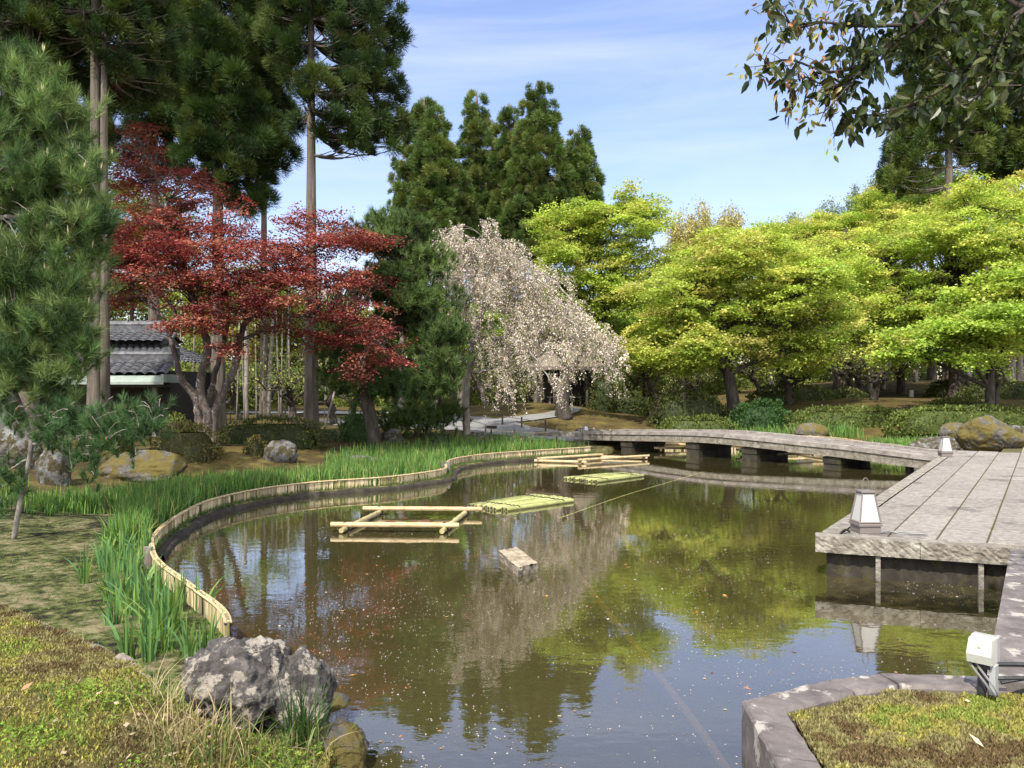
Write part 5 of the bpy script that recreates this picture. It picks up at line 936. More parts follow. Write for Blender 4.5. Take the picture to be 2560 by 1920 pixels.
# --- pines
PIN = [(.080, .125, .036), (.10, .145, .042), (.058, .095, .032)]; PINB = [(.080, .135, .042), (.115, .175, .052), (.05, .09, .034), (.16, .215, .075)]
b = gb(932, 21.8)
def blackpine(t, c, rng, b):
    P_ = lambda px, py, yy: at(px, py, yy) - b; tk = [P_(*q) for q in ((936, 1112, 21.8), (928, 1050, 21.8), (915, 985, 21.8), (935, 900, 22), (990, 800, 22.2), (1010, 700, 22.3), (1000, 600, 22.3), (985, 560, 22.3))]
    p = resample(tk, .2); t.tube(p, np.linspace(.19, .05, len(p)), 12, wob=.2, rng=rng)
    ee = [E(x, y, rx, ry, yy, d) for x, y, rx, ry, yy, d in [(1010, 560, 90, 22, 22.4, 1.2), (960, 600, 100, 28, 22.2, 1.3), (1060, 640, 60, 28, 22.4, 1.0), (1000, 680, 110, 25, 22, 1.4), (930, 720, 60, 25, 22, 1.0), (1060, 745, 90, 28, 22, 1.2), (1090, 820, 65, 35, 21.8, 1.0), (1000, 800, 70, 22, 22.6, 1.0), (1110, 890, 55, 30, 21.6, .9), (1060, 950, 90, 30, 21.4, 1.1), (940, 880, 90, 35, 22, 1.1), (880, 940, 80, 35, 22.2, .9), (960, 960, 70, 25, 21.8, .8), (860, 850, 70, 40, 22.8, .9)]]
    cen = sample_crown([(e[0] - b, e[1]) for e in ee], 400, rng, .6); rd = .40 * rng.uniform(.7, 1.3, len(cen))
    for e in ee:
        cc = e[0] - b; j = int((np.linalg.norm(p - cc, axis=1) + 2 * np.maximum(0, p[:, 2] - cc[2] - .2)).argmin()); lb = bend(p[j], cc - [0, 0, .15], rng, 9, .02, .06); t.tube(lb, np.linspace(.07, .025, 9), 6, wob=.15, rng=rng)
        for m in cen[np.linalg.norm(cen - cc, axis=1) < max(e[1]) * 1.1]: k = int(np.linalg.norm(lb - m, axis=1).argmin()); t.tube(bend(lb[k], m - [0, 0, .1], rng, 4, 0, .05), np.linspace(.018, .008, 4), 3, cap=False)
    st_pine(c, cen, rd, PIN, rng, 24, 36, .2, .018, .3, .75)
tree('black_pine', b, 'dark pine with layered branches and a leaning black trunk in the middle', 'tree', None, blackpine, M_barkd, M_needle, seed=120)
b = gb(1060, 25.5)
def lowpine(t, c, rng, b):
    cen = sample_crown([(e[0] - b, e[1]) for e in [E(1040, 1040, 80, 28, 25), E(1110, 1030, 50, 30, 25.5), E(985, 1055, 40, 25, 24.8)]], 60, rng, .6); skeleton(t, [V3(0, 0, -.1), V3(.1, 0, .3), V3(.2, .1, .7)], .07, cen, rng, 5, 0.0); st_pine(c, cen, .42 * rng.uniform(.7, 1.3, len(cen)), [(.075, .11, .03), (.06, .095, .028)], rng, 18, 32, .19, .018, .35, .7)
tree('low_pine', b, 'low spreading pine beside the gravel path right of the leaning black trunk', 'tree', None, lowpine, M_barkd, M_needle, seed=121)
# near pines on the left
b = V3(-6.2, 10.0, gz(-6.2, 10.0) - .03)
def youngpine(t, c, rng, b):
    P_ = lambda px, py, yy: at(px, py, yy) - b; tk = resample([P_(*q) for q in ((34, 1352, 10), (44, 1290, 10), (62, 1200, 10), (78, 1110, 10), (60, 1040, 10.05), (30, 960, 10.1), (-20, 840, 10.2))], .1); t.tube(tk, np.linspace(.035, .026, len(tk)), 8, wob=.15, rng=rng)
    ee = [E(x, y, rx, ry, yy, d) for x, y, rx, ry, yy, d in [(150, 1040, 60, 35, 9.8, .35), (260, 1050, 90, 40, 9.7, .4), (370, 1040, 55, 30, 9.7, .3), (300, 1100, 60, 30, 9.6, .3), (205, 1120, 40, 40, 9.6, .25), (110, 1070, 40, 30, 9.8, .25), (30, 1030, 45, 25, 9.9, .3), (15, 1190, 25, 60, 9.8, .25), (235, 1170, 30, 14, 9.5, .15)]]
    for a, e_ in (((78, 1110, 10), (360, 1050, 9.7)), ((70, 1090, 10), (280, 1100, 9.6)), ((60, 1050, 10), (200, 1030, 9.8)), ((66, 1150, 10), (10, 1190, 9.8)), ((190, 1090, 9.7), (240, 1170, 9.5))): t.tube(bend(P_(*a), P_(*e_), rng, 12, .04, .06), np.linspace(.018, .007, 12), 5, wob=.2, rng=rng)
    cen = sample_crown([(e[0] - b, e[1]) for e in ee], 105, rng, .7)
    for m in cen: t.tube(bend(m + rng.normal(0, .12, 3), m, rng, 4), [.006, .005, .004, .003], 3, cap=False)
    st_pine(c, cen, .15 * rng.uniform(.7, 1.3, len(cen)), [(.055, .105, .04), (.07, .125, .045)], rng, 62, 60, .13, .006, .6, .75, candle=.06, ccol=(.45, .22, .12), csz=.6)
tree('young_pine', b, 'slender young pine with one low bushy branch over the left lawn', 'tree', None, youngpine, M_barkg, M_needle, seed=130)
b = V3(-8.1, 10.8, gz(-8.1, 10.8) - .05)
def bigpine(t, c, rng, b):
    P_ = lambda px, py, yy: at(px, py, yy) - b; tk = resample([V3(0, 0, -.1), V3(.1, 0, 1.6), V3(.25, -.1, 3.2), V3(.2, 0, 4.6), V3(-.4, .3, 6.5), V3(-1.2, .6, 9.5)], .3); t.tube(tk, np.linspace(.16, .05, len(tk)), 12, wob=.15, rng=rng)
    ee = [E(x, y, rx, ry, yy, d) for x, y, rx, ry, yy, d in [(60, 200, 70, 50, 10.3, .5), (20, 160, 50, 50, 10.4, .5), (130, 270, 70, 50, 10.2, .5), (50, 320, 90, 60, 10.2, .6), (190, 380, 55, 45, 10.1, .4), (120, 430, 90, 50, 10.1, .5), (222, 450, 40, 50, 10, .3), (30, 925, 60, 35, 9.9, .3), (120, 925, 45, 28, 9.9, .3), (30, 480, 70, 60, 10.3, .5), (120, 560, 100, 50, 10, .5), (195, 600, 45, 40, 10, .3), (60, 650, 90, 60, 10, .5), (170, 690, 70, 45, 9.9, .4), (40, 780, 70, 60, 9.9, .5), (150, 800, 70, 50, 9.9, .4), (200, 850, 40, 30, 9.8, .3), (60, 880, 70, 40, 9.9, .4), (-60, 500, 70, 300, 10.5, .7), (165, 900, 50, 35, 9.9, .3), (205, 530, 45, 45, 9.9, .3), (165, 770, 50, 40, 9.8, .3), (90, 720, 90, 60, 10.2, .5), (100, 480, 90, 70, 10.4, .5), (80, 380, 90, 60, 10.4, .5), (100, 850, 90, 40, 10.1, .4)]]
    cen = sample_crown([(e[0] - b, e[1]) for e in ee], 380, rng, .7); cen = np.concatenate([cen, sample_crown([(V3(-9.4, 11.4, 9.3) - b, V3(2.6, 2.2, 2.4)), (V3(-9.9, 12.5, 7.2) - b, V3(1.5, 1.5, 1.2)), (V3(-8.6, 9.6, 9.8) - b, V3(1.5, 1.5, 1.3))], 130, rng, .7)])  # second set: unseen upper crown, added to shade the ground under the trees
    for e in ee:
        cc = e[0] - b; j = int((np.linalg.norm(tk - cc, axis=1) + 2 * np.maximum(0, tk[:, 2] - cc[2] + .3)).argmin()); lb = bend(tk[j], cc, rng, 9, .03, .05); t.tube(lb, np.linspace(.05, .015, 9), 6, wob=.15, rng=rng)
        for m in cen[np.linalg.norm(cen - cc, axis=1) < max(e[1]) * 1.1]: k = int(np.linalg.norm(lb - m, axis=1).argmin()); t.tube(bend(lb[k], m, rng, 4, 0, .05), np.linspace(.012, .005, 4), 3, cap=False)
    st_pine(c, cen, .26 * rng.uniform(.7, 1.3, len(cen)), PINB, rng, 46, 66, .185, .0068, .40, .8, candle=.09, jit=.22, ccol=(.60, .50, .30), csz=1.1)
tree('large_pine', b, 'large fresh green pine with tan candles filling the left edge', 'tree', None, bigpine, M_barkg, M_needle, seed=131)

# --- overhanging branch of a broadleaf tree on the near right
b = V3(6.4, 3.2, .41)
def overhang(t, c, rng, b):
    P_ = lambda px, py, yy: at(px, py, yy) - b
    tk = resample([V3(0, 0, -.1), V3(-.1, .1, 1.5), V3(-.2, .25, 3.0), V3(-.3, .5, 4.6), V3(-.2, .7, 6)], .25); t.tube(tk, np.linspace(.19, .08, len(tk)), 12, wob=.1, rng=rng)
    main = [([tk[12] if len(tk) > 12 else tk[-1], P_(2900, -150, 4.5), P_(2560, 20, 4.6), P_(2400, 190, 4.7), P_(2290, 255, 4.7), P_(2180, 288, 4.6)], .035), ([P_(2560, 20, 4.6), P_(2430, -40, 4.8), P_(2300, 60, 4.8), P_(2180, 150, 4.8), P_(2090, 215, 4.7), P_(2010, 190, 4.6)], .022), ([P_(2300, 60, 4.8), P_(2160, 65, 4.7), P_(2050, 55, 4.6), P_(1975, 60, 4.6), P_(1935, 10, 4.6)], .014), ([P_(2050, 55, 4.6), P_(1990, 70, 4.6), P_(1970, 50, 4.6), P_(1940, -10, 4.6)], .008), ([P_(2180, 150, 4.8), P_(2080, 180, 4.7), P_(1980, 150, 4.6), P_(1935, 155, 4.5), P_(1920, 165, 4.5)], .010), ([P_(2150, 180, 4.7), P_(2100, 240, 4.6), P_(2060, 280, 4.6)], .008), ([P_(2290, 255, 4.7), P_(2230, 285, 4.7), P_(2150, 290, 4.7), P_(2120, 320, 4.7)], .008), ([P_(2560, 20, 4.6), P_(2500, 120, 4.5), P_(2470, 210, 4.5), P_(2420, 260, 4.5)], .015), ([P_(2400, 190, 4.7), P_(2330, 120, 4.9), P_(2260, 100, 5.0)], .012), ([P_(2300, 60, 4.8), P_(2240, -20, 4.9), P_(2120, 0, 4.9), P_(2060, -30, 4.9)], .012), ([P_(2700, -60, 4.6), P_(2600, 150, 4.4), P_(2540, 250, 4.4)], .015)]
    pts = []
    for q, r_ in main: p = resample(q, .06); t.tube(p, np.linspace(r_, .004, len(p)), 6); pts.append(p[len(p) // 5:])
    pts = np.concatenate(pts); px = CX + (pts[:, 0] + b[0]) * F / (pts[:, 1] + b[1]); k = rng.choice(len(pts), 420); st = pts[k]; d = nrm(rng.normal(0, 1, (420, 3)) * [1, 1, .6] + [-.5, 0, -.2]); e_ = st + d * rng.uniform(.03, .22, (420, 1))
    for a, q in zip(st, e_): t.tube(bend(a, q, rng, 4, 0, .05), [.003, .0026, .002, .0015], 3, cap=False)
    m = 5; P = np.repeat(e_, m, 0) + rng.normal(0, .028, (420 * m, 3)); n = len(P); tip = P[:, 0] < np.quantile(P[:, 0], .22); young = tip & (rng.random(n) < .65)
    col = np.where(young[:, None], cols_of(n, [(.22, .19, .045), (.27, .13, .06), (.19, .20, .04)], rng), cols_of(n, [(.026, .042, .012), (.038, .055, .014), (.055, .062, .016), (.02, .032, .012)], rng)); U = nrm(rdir(n, rng) * .75 + V3(-.15, 0, -.75)); V = nrm(np.cross(U, rdir(n, rng) + V3(0, .6, 0))); L_ = np.where(young, .055, .092) * rng.uniform(.65, 1.2, n); g2 = c  # old leaves darkened in colour, standing in for shade from the crown above
    # pointed oval leaf folded along its midrib
    W2 = L_ * .46; q = lambda u, v, z: P + U * (L_ * u)[:, None] + V * (W2 * v)[:, None] + np.cross(U, V) * (L_ * z)[:, None]
    vs = np.stack([q(0, 0, 0), q(.25, .42, .03), q(.6, .40, .03), q(1, 0, -.03), q(.6, -.40, .03), q(.25, -.42, .03), q(.45, 0, -.02)], 1); f = np.array([(0, 1, 6), (1, 2, 6), (2, 3, 6), (3, 4, 6), (4, 5, 6), (5, 0, 6)]); g2.add(vs.reshape(-1, 3), (np.arange(n)[:, None, None] * 7 + f[None]).reshape(-1, 3), np.repeat(np.clip(col, .01, .9), 7, 0))
tree('broadleaf_tree', b, 'evergreen tree whose leafy branch hangs into the upper right of the view', 'tree', None, overhang, M_barkd, M_gloss, cname='crown', seed=140)
# --- gnarled plum trees in the orchard: three shapes, then copies
def plum(seed_, dens, pal, leaf=.10):
    def mk(t, c, rng, b):
        a0 = rng.uniform(0, 6.28); ln = rng.uniform(.5, .9); tk = [V3(0, 0, -.15), V3(.12 * math.cos(a0), .12 * math.sin(a0), .45), V3(ln * .6 * math.cos(a0), ln * .6 * math.sin(a0), .95), V3(ln * math.cos(a0 + .4), ln * math.sin(a0 + .4), 1.5)]
        p = resample(tk, .15); p[1:] += rng.normal(0, .03, p[1:].shape); t.tube(p, np.linspace(.17, .08, len(p)), 9, wob=.35, rng=rng); cen = []
        for i in range(6):
            a = a0 + i * 1.05 + rng.normal(0, .3); q = p[rng.integers(len(p) // 2, len(p))]; e_ = q + V3(math.cos(a) * rng.uniform(.9, 1.7), math.sin(a) * rng.uniform(.9, 1.7), rng.uniform(.2, 1.2)); lb = bend(q, e_, rng, 9, rng.uniform(-.15, .2), .12); lb[2:-1] += rng.normal(0, .05, lb[2:-1].shape); t.tube(lb, np.linspace(.07, .02, 9), 6, wob=.3, rng=rng)
            for j in range(6): s_ = lb[rng.integers(3, 9)]; e2 = s_ + V3(*rng.normal(0, .4, 2), rng.uniform(.1, .9)); t.tube(bend(s_, e2, rng, 6, .05, .1), np.linspace(.022, .006, 6), 4, wob=.2, rng=rng); cen += [e2, (s_ + e2) / 2 + rng.normal(0, .1, 3)]
        cen = np.array(cen); st_leafy(c, cen, .42 * rng.uniform(.6, 1.3, len(cen)), pal, rng, dens, leaf, .6)
    return mk
PLP = [(.19, .22, .05), (.24, .25, .07), (.15, .19, .045), (.29, .27, .10)]
GP = 'gnarled plum trees in the orchard beyond the pond'
pl_l = [(600, 36, 'gnarled plum whose bent trunk shows just right of the red maple stems'), (655, 41, 'gnarled plum in the back row behind the long clipped hedge'), (735, 30, 'stout forked plum left of the bare cedar trunk'), (835, 31, 'leaning plum with a forked trunk propped by a pole right of the bare cedar trunk'), (880, 38, 'plum deep in the orchard behind the green shrub'), (1000, 36, 'thick plum trunk framed by the branches of the dark pine'), (1100, 41, 'small plum behind the lowest pine branch'), (1215, 38, 'grey twiggy plum just right of the weeping cherry trunk'), (1270, 42, 'grey twiggy plum on the moss mound left of the thatched hut'),
        (1560, 40, 'grey twiggy plum right of the thatched hut'), (1650, 38, 'pale twiggy plum above the low hedge left of the big maple trunk'), (1745, 43, 'plum with pale dry branches left of the big maple trunk'), (1900, 37, 'low crooked plum just right of the big maple trunk'), (1975, 34, 'black crooked plum bending over the hedge behind the bridge'), (2080, 36, 'black leaning plum trunk in the middle of the right bank'), (2150, 41, 'plum among the straight trunks left of the open moss'), (2185, 33, 'black plum stump branch at the left edge of the open moss'), (480, 38, 'plum behind the corner of the tiled house'), (560, 44, 'far plum seen between the red maple stems'), (1330, 46, 'far plum left of the thatched hut roof')]
protos = []
for i in range(3):
    px, Y, lab = pl_l[i]; protos.append(tree('plum_tree', gb(px, Y), lab, 'tree', GP, plum(i, 26, PLP), M_barkd, M_leaf, seed=200 + i))
for i, (px, Y, lab) in enumerate(pl_l[3:]):
    s_ = R.uniform(.8, 1.15); dup(protos[i % 3], gb(px, Y), R.uniform(0, 6.28), (s_, s_, s_ * R.uniform(.9, 1.1)), lab)
# thin straight trunks and canes
GT = 'straight thin trunks in the wood behind'
def thin(px, Y, r0, top, lab, name='bare_trunk', m=M_barkg, g_=GT, cat='tree'):
    b = gb(px, Y); r = empty(name, b, lab, cat, g_); g = G(); p = bend(V3(0, 0, -.1), V3(R.normal(0, .15), R.normal(0, .15), top), R, 10, 0, .01); g.tube(p, np.linspace(r0, r0 * .6, 10), 8, wob=.1); g.build('trunk', m, r, smooth=True)
    c = G(); cen = ell(26, p[-1] + V3(0, 0, .6), V3(1.2, 1.2, 1.0), R, .5); st_pad(c, cen, np.full(26, .5), MAPG, R, 110, .14); c.build('crown', M_maple, r); return r
for px, Y, r0, top, lab in [(2150, 42, .14, 5.5, 'straight grey trunk left of the pale stake on the right bank'), (2180, 38, .16, 5.5, 'straight grey trunk just left of the open moss'), (2207, 43, .15, 5.2, 'dark straight trunk behind the open moss'), (2290, 47, .16, 5, 'short dark trunk far behind the open moss'), (2420, 44, .17, 6, 'straight trunk immediately right of the broad brown trunk'), (2525, 36, .26, 7, 'thick straight trunk near the right edge'), (2548, 38, .22, 7, 'second thick trunk touching the right edge'), (2090, 47, .16, 5, 'grey trunk leaning above the black plum'), (1005, 34, .17, 5, 'reddish straight trunk between the dark pine and its low branch'), (615, 35, .12, 5.5, 'thin dark trunk behind the hedge right of the red maple'), (670, 38, .13, 5.5, 'thin grey trunk in the middle of the orchard on the left')]: thin(px, Y, r0, top, lab)
g = G(); g.tube(np.array([(0, 0, -.2), (.05, 0, 1), (.1, .05, 3), (.12, .1, 5.5)]), [.03, .028, .025, .015], 7)
cane0 = None
for i, (px, Y) in enumerate([(590, 33), (612, 34), (640, 32), (700, 33), (703, 36), (712, 31), (722, 34), (655, 37), (810, 36), (1240, 44), (1385, 36), (620, 40), (575, 37), (480, 30), (450, 33)]):
    b = gb(px, Y)
    if cane0 is None: cane0 = g.build('bamboo_cane', M_barkg, None, smooth=True, loc=b); tag(cane0, 'slim upright bamboo cane in the grove behind the red maple and the cherry', 'bamboo', 'slim bamboo canes in the grove')
    else: o = cane0.copy(); C.objects.link(o); o.location = [float(q) for q in b]; o.rotation_euler = (0, 0, R.uniform(0, 6))
g = G(); q0 = at(841, 962, 27.5); q1 = at(808, 1086, 27.0); g.tube([q0, q1], .035, 7, V3(.5, .5, .5)); tag(g.build('prop_pole', M_barkg), 'thin grey prop pole leaning against the forked plum right of the bare cedar', 'pole')
g = G(); g.box((0, 0, .15), (.16, .12, .36), .2, cham=.01); tag(g.build('marker_post', M_lampw, loc=gb(2278, 38, 0)), 'small white marker post on the open moss under the maples', 'marker')
g = G(); g.box((0, 0, .15), (.22, .22, .4), .2, cham=.01); tag(g.build('marker_post', M_lampw, loc=gb(882, 42, 0)), 'small white marker post by the pale path behind the pine', 'marker')

# --- hedges and shrubs
def hedge(name, c, size, rz, lab, pal, seed, leaf=.06, dens=900, cat='hedge', m=None, red=0.0, sq=3.0, lump=.10, group='clipped hedges and azaleas'):
    rng = np.random.default_rng(seed); r_ = np.array(size) / 2; area = size[0] * size[1] + 2 * (size[0] + size[1]) * size[2]; n = int(dens * area)
    d = rdir(n, rng); d[:, 2] = np.abs(d[:, 2]) - .12; se = 1 / (np.abs(d[:, 0]) ** sq + np.abs(d[:, 1]) ** sq + np.abs(d[:, 2]) ** sq) ** (1 / sq)
    P = d * se[:, None]; lo = lump * (vnoise(P[:, 0] * r_[0] + P[:, 2] * 2, P[:, 1] * r_[1] + P[:, 2] * 3, .35, seed) * 2 + vnoise(P[:, 0] * r_[0] * 2.2, P[:, 2] * r_[2] * 2.2 + P[:, 1] * r_[1], .35, seed + 1)); P = P * r_ * [1, 1, 2] * (1 + lo + rng.normal(0, .035, n))[:, None]
    nn = nrm(P / r_ ** 2); U = nrm(nn * .6 + rdir(n, rng) * .8 + [0, 0, .3]); V = nrm(np.cross(U, rdir(n, rng))); L_ = leaf * rng.uniform(.6, 1.4, n); blot = vnoise(P[:, 0], P[:, 1] + P[:, 2], .5, seed + 2)
    cc = cols_of(n, pal, rng, .22) * (1 + .5 * blot)[:, None]
    if red > 0: s_ = (vnoise(P[:, 0] * 1.3, P[:, 2] * 2 + P[:, 1], .35, seed + 5) > .5 - red) & (rng.random(n) < .5); cc[s_] = cols_of(int(s_.sum()), [(.45, .06, .07), (.5, .12, .14)], rng)
    g = G(); g.cards(P, U, V, L_, L_ * .6, np.clip(cc, .004, .9))
    # closed shell for the inner leaves, darkened green, added to block light
    a = np.linspace(0, 2 * math.pi, 25)[:-1]; hh = np.linspace(0, .86, 6); Pm = np.stack([np.stack([np.sign(np.cos(a)) * np.abs(np.cos(a)) ** (2 / sq) * r_[0] * .86 * (1 - h ** sq) ** (1 / sq), np.sign(np.sin(a)) * np.abs(np.sin(a)) ** (2 / sq) * r_[1] * .86 * (1 - h ** sq) ** (1 / sq), np.full(24, h * size[2] * .97)], 1) for h in hh], 0); g.grid(np.concatenate([Pm, Pm[:, :1]], 1), V3(*pal[0]) * .6)
    o = g.build(name, m or M_leaf); o.location = [float(q) for q in c]; o.rotation_euler = (0, 0, rz); return tag(o, lab, cat, group)
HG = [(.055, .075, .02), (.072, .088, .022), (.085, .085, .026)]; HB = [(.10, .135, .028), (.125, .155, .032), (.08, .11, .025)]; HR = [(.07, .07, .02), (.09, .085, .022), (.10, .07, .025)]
def hp_(name, px0, px1, pyt, pyb, Y, lab, pal, seed, depth=1.0, **k):
    x = ((px0 + px1) / 2 - CX) * Y / F; z0 = EYE - (pyb - HY) * Y / F; gz_ = gz(x, Y + .3); z0 = min(z0, gz_); h = EYE - (pyt - HY) * Y / F - z0; wd = (px1 - px0) * Y / F; dm = Y * .011 if Y > 22 else 0; return hedge(name, (x, Y + wd * 0 + depth * .5, z0 - .05), (wd, depth, h + .05), k.pop('rz', 0), lab, pal, seed, leaf=k.pop('leaf', max(.05, Y * .0032)), dens=k.pop('dens', 26000 / Y ** 1.2 * .5), **k)
hp_('long_hedge', 528, 792, 1052, 1118, 20.8, 'long low clipped hedge between the red maple and the bare cedar', HG, 300, 1.3, red=.04)
hp_('azalea_bush', 350, 522, 1066, 1178, 17.2, 'rounded azalea bush with a few pink flowers left of the red maple stems', HR, 301, 1.3, red=.10, sq=2.4, cat='bush')
hp_('small_bush', 600, 655, 1094, 1150, 18.6, 'small round bush in front of the long hedge beside the grey rock', HR, 302, .6, sq=2.2, red=.03, cat='bush')
hp_('small_bush', 228, 300, 1118, 1160, 16.8, 'low yellowish bush behind the moss covered rock', [(.13, .12, .03), (.10, .10, .03)], 303, .6, sq=2.2, cat='bush')
hp_('flowering_azalea', 292, 328, 1112, 1146, 16.6, 'tiny bright red azalea beside the moss covered rock', [(.5, .03, .03), (.45, .05, .05), (.08, .09, .02)], 304, .35, sq=2, cat='bush')
hp_('small_bush', 395, 455, 1040, 1085, 19.2, 'yellow green bush peeping over the azalea below the house', [(.12, .14, .03), (.10, .12, .03)], 305, .8, sq=2.2, cat='bush')
hp_('green_shrub', 838, 930, 1025, 1106, 23.2, 'fresh green shrub left of the leaning black pine trunk', [(.05, .10, .022), (.065, .115, .026)], 306, 1.1, sq=2.2, cat='bush', lump=.2)
hp_('ground_plant', 1060, 1120, 1080, 1100, 23.4, 'low leafy plant between the pine rock and the irises', [(.06, .09, .03), (.09, .12, .04)], 307, .6, sq=2, cat='bush', lump=.3)
hp_('ground_plant', 780, 850, 1075, 1106, 22.8, 'low broad leaved plant at the foot of the bare cedar', [(.07, .10, .04), (.10, .13, .05)], 308, .7, sq=2, cat='bush', lump=.3)
hp_('low_hedge', 1655, 1850, 1044, 1076, 29.0, 'low light green hedge behind the highest part of the bridge', HB, 309, 1.2)
hp_('dark_hedge', 1640, 1835, 985, 1052, 31.0, 'dark green hedge left of the big maple trunk', HG, 310, 1.6, lump=.15)
hp_('round_shrub', 1838, 2000, 1004, 1080, 29.5, 'large round deep green shrub at the foot of the big maple trunk', [(.03, .075, .016), (.04, .09, .02)], 311, 1.8, sq=2.2, cat='bush')
hp_('long_hedge', 1990, 2290, 1020, 1084, 28.6, 'long clipped hedge above the irises beyond the bridge', HB, 312, 1.4, lump=.06)
hp_('long_hedge', 2250, 2640, 1018, 1074, 26.4, 'long clipped hedge behind the terrace boulder on the right', HB, 313, 1.4, lump=.06, red=.02)
hp_('dark_hedge', 1890, 2110, 968, 1020, 34.0, 'clipped hedge in the second row behind the round deep green shrub', HG + HB, 314, 1.4)
hp_('dark_hedge', 2090, 2180, 975, 1012, 36.0, 'short dark hedge at the left end of the open moss', HG, 315, 1.3)
hp_('round_shrub', 2340, 2450, 955, 996, 37.0, 'dark round shrub right of the white marker post', HG, 316, 1.5, sq=2.3, cat='bush')
hp_('dark_hedge', 2430, 2640, 955, 1000, 35.0, 'dark hedge behind the two pale maple stems', HG, 317, 1.5)
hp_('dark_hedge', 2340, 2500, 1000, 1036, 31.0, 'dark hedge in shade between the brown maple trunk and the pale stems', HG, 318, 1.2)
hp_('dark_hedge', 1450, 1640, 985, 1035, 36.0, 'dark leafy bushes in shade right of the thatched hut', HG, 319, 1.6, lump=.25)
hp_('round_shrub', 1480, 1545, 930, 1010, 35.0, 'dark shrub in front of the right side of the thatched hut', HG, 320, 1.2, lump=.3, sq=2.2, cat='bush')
for i, (px0, px1, pyt, lab) in enumerate([(420, 560, 860, 'far bush behind the house end'), (560, 700, 880, 'far yellowish bush in the orchard left of the bare cedar'), (820, 960, 900, 'far bush behind the leaning plum'), (960, 1100, 900, 'far bush behind the dark pine'), (1100, 1240, 890, 'far bush left of the cherry trunk'), (1240, 1330, 900, 'far bush behind the cherry'), (1520, 1680, 890, 'far bush right of the hut roof'), (1680, 1850, 900, 'far bush behind the big maple'), (1850, 2060, 890, 'far bush right of the big maple')]):
    hp_('far_bush', px0, px1, pyt, 985, 49 + (i % 3) * 3, lab, [(.17, .21, .045), (.23, .25, .06), (.12, .16, .04)], 330 + i, 2.5, sq=2.2, lump=.3, cat='bush', group='far bushes behind the orchard', leaf=.19, dens=110)

# --- far-off wood closing the view
rng = np.random.default_rng(77); g = G()
def band(x0, x1, y0, y1, h0, h1, n, pal, rad=1.0):
    x = rng.uniform(x0, x1, n); y = rng.uniform(y0, y1, n); z = rng.random(n) ** .8 * (h0 + (h1 - h0) * (x - x0) / (x1 - x0)) + .6; cen = np.stack([x, y, z], 1); st_leafy(g, cen, rad * rng.uniform(.7, 1.4, n), pal, rng, 34, .26, .6)
band(-75, -14, 60, 72, 11.5, 9.5, 2300, [(.12, .16, .035), (.17, .21, .05), (.21, .23, .06), (.09, .12, .03)]); band(-16, 18, 60, 74, 8, 9, 1200, [(.17, .23, .045), (.12, .17, .04), (.22, .26, .06)]); band(16, 75, 62, 78, 9, 15, 2300, [(.20, .26, .045), (.16, .22, .04), (.26, .28, .06)])
band(-80, 80, 57, 62, 2.6, 2.6, 1500, [(.06, .09, .022), (.09, .125, .03), (.13, .16, .04)], .9)
tag(g.build('woods', M_leaf), 'far-off mixed green wood closing the view between the trunks', 'wood', kind='stuff')
g = G()
for i in range(5): g.box((-8 + i * 9, 56, 1.9), (2.6, .1, 1.1), 0)
# --- irises
rng = np.random.default_rng(55)
def iris_pts(path, d0, d1, n, side=1):
    p = resample(path, .1); t = nrm(np.gradient(p, axis=0)); nn = np.stack([t[:, 1], -t[:, 0]], 1); k = rng.integers(0, len(p), n)
    if sdist(p[len(p) // 2:len(p) // 2 + 1] + nn[len(p) // 2] * .5, POND)[0] < 0: nn = -nn
    dd1 = np.interp(np.arange(len(p)), np.linspace(0, len(p) - 1, len(d1)), d1)[k]; return p[k] + nn[k] * (d0 + (dd1 - d0) * rng.random(n) ** .8)[:, None] + rng.normal(0, .04, (n, 2))
IR = [(.085, .175, .035), (.115, .22, .045), (.15, .26, .05), (.065, .14, .04)]; IR = IR * 5 + [(.30, .25, .10), (.24, .27, .08)]; IR2 = [(.16, .33, .045), (.12, .28, .04)]
def blade_field(g, P, h0, h1, w0, w1, pal, lean=.25):
    d = sdist(P, POND); ok = d > (.2 if h1 > .2 else .07); P = P[ok]; n = len(P); z = land(P[:, 0], P[:, 1], d[ok]) - .02; g.blades(np.c_[P, z], rng.uniform(h0, h1, n), rng.uniform(w0, w1, n), np.abs(rng.normal(0, lean, n)), rng.uniform(0, 6.28, n), np.clip(cols_of(n, pal, rng, .2), .005, .8))
g = G(); ff = [tuple(q) for q in fence_far]
half = len(ff) // 2
blade_field(g, iris_pts(ff[:half + 20], .12, [3.6, 3.4, 3.0, 2.3, 1.8, 2.0], 9500), .28, .46, .014, .026, IR)
blade_field(g, iris_pts(ff[half + 10:], .12, [1.3, 1.3, 1.2, .8, .5, .4], 5200), .28, .50, .014, .026, IR + IR2[:1])
Pq = np.stack([rng.uniform(-9, -4.9, 2600), rng.uniform(11.8, 13.8, 2600)], 1); Pq = Pq[(vnoise(Pq[:, 0], Pq[:, 1], .8, 3) > -.12)]; blade_field(g, Pq, .18, .34, .010, .02, IR + IR2)
cl = rng.uniform([-6.3, 11.9], [-4.6, 14.0], (26, 2)); Pq = (cl[:, None] + rng.normal(0, .07, (26, 14, 2))).reshape(-1, 2); blade_field(g, Pq, .35, .55, .018, .03, IR)
tag(g.build('iris_leaves', M_iris), 'bright green iris leaves growing thickly behind the bamboo edging', 'iris bed', kind='stuff')
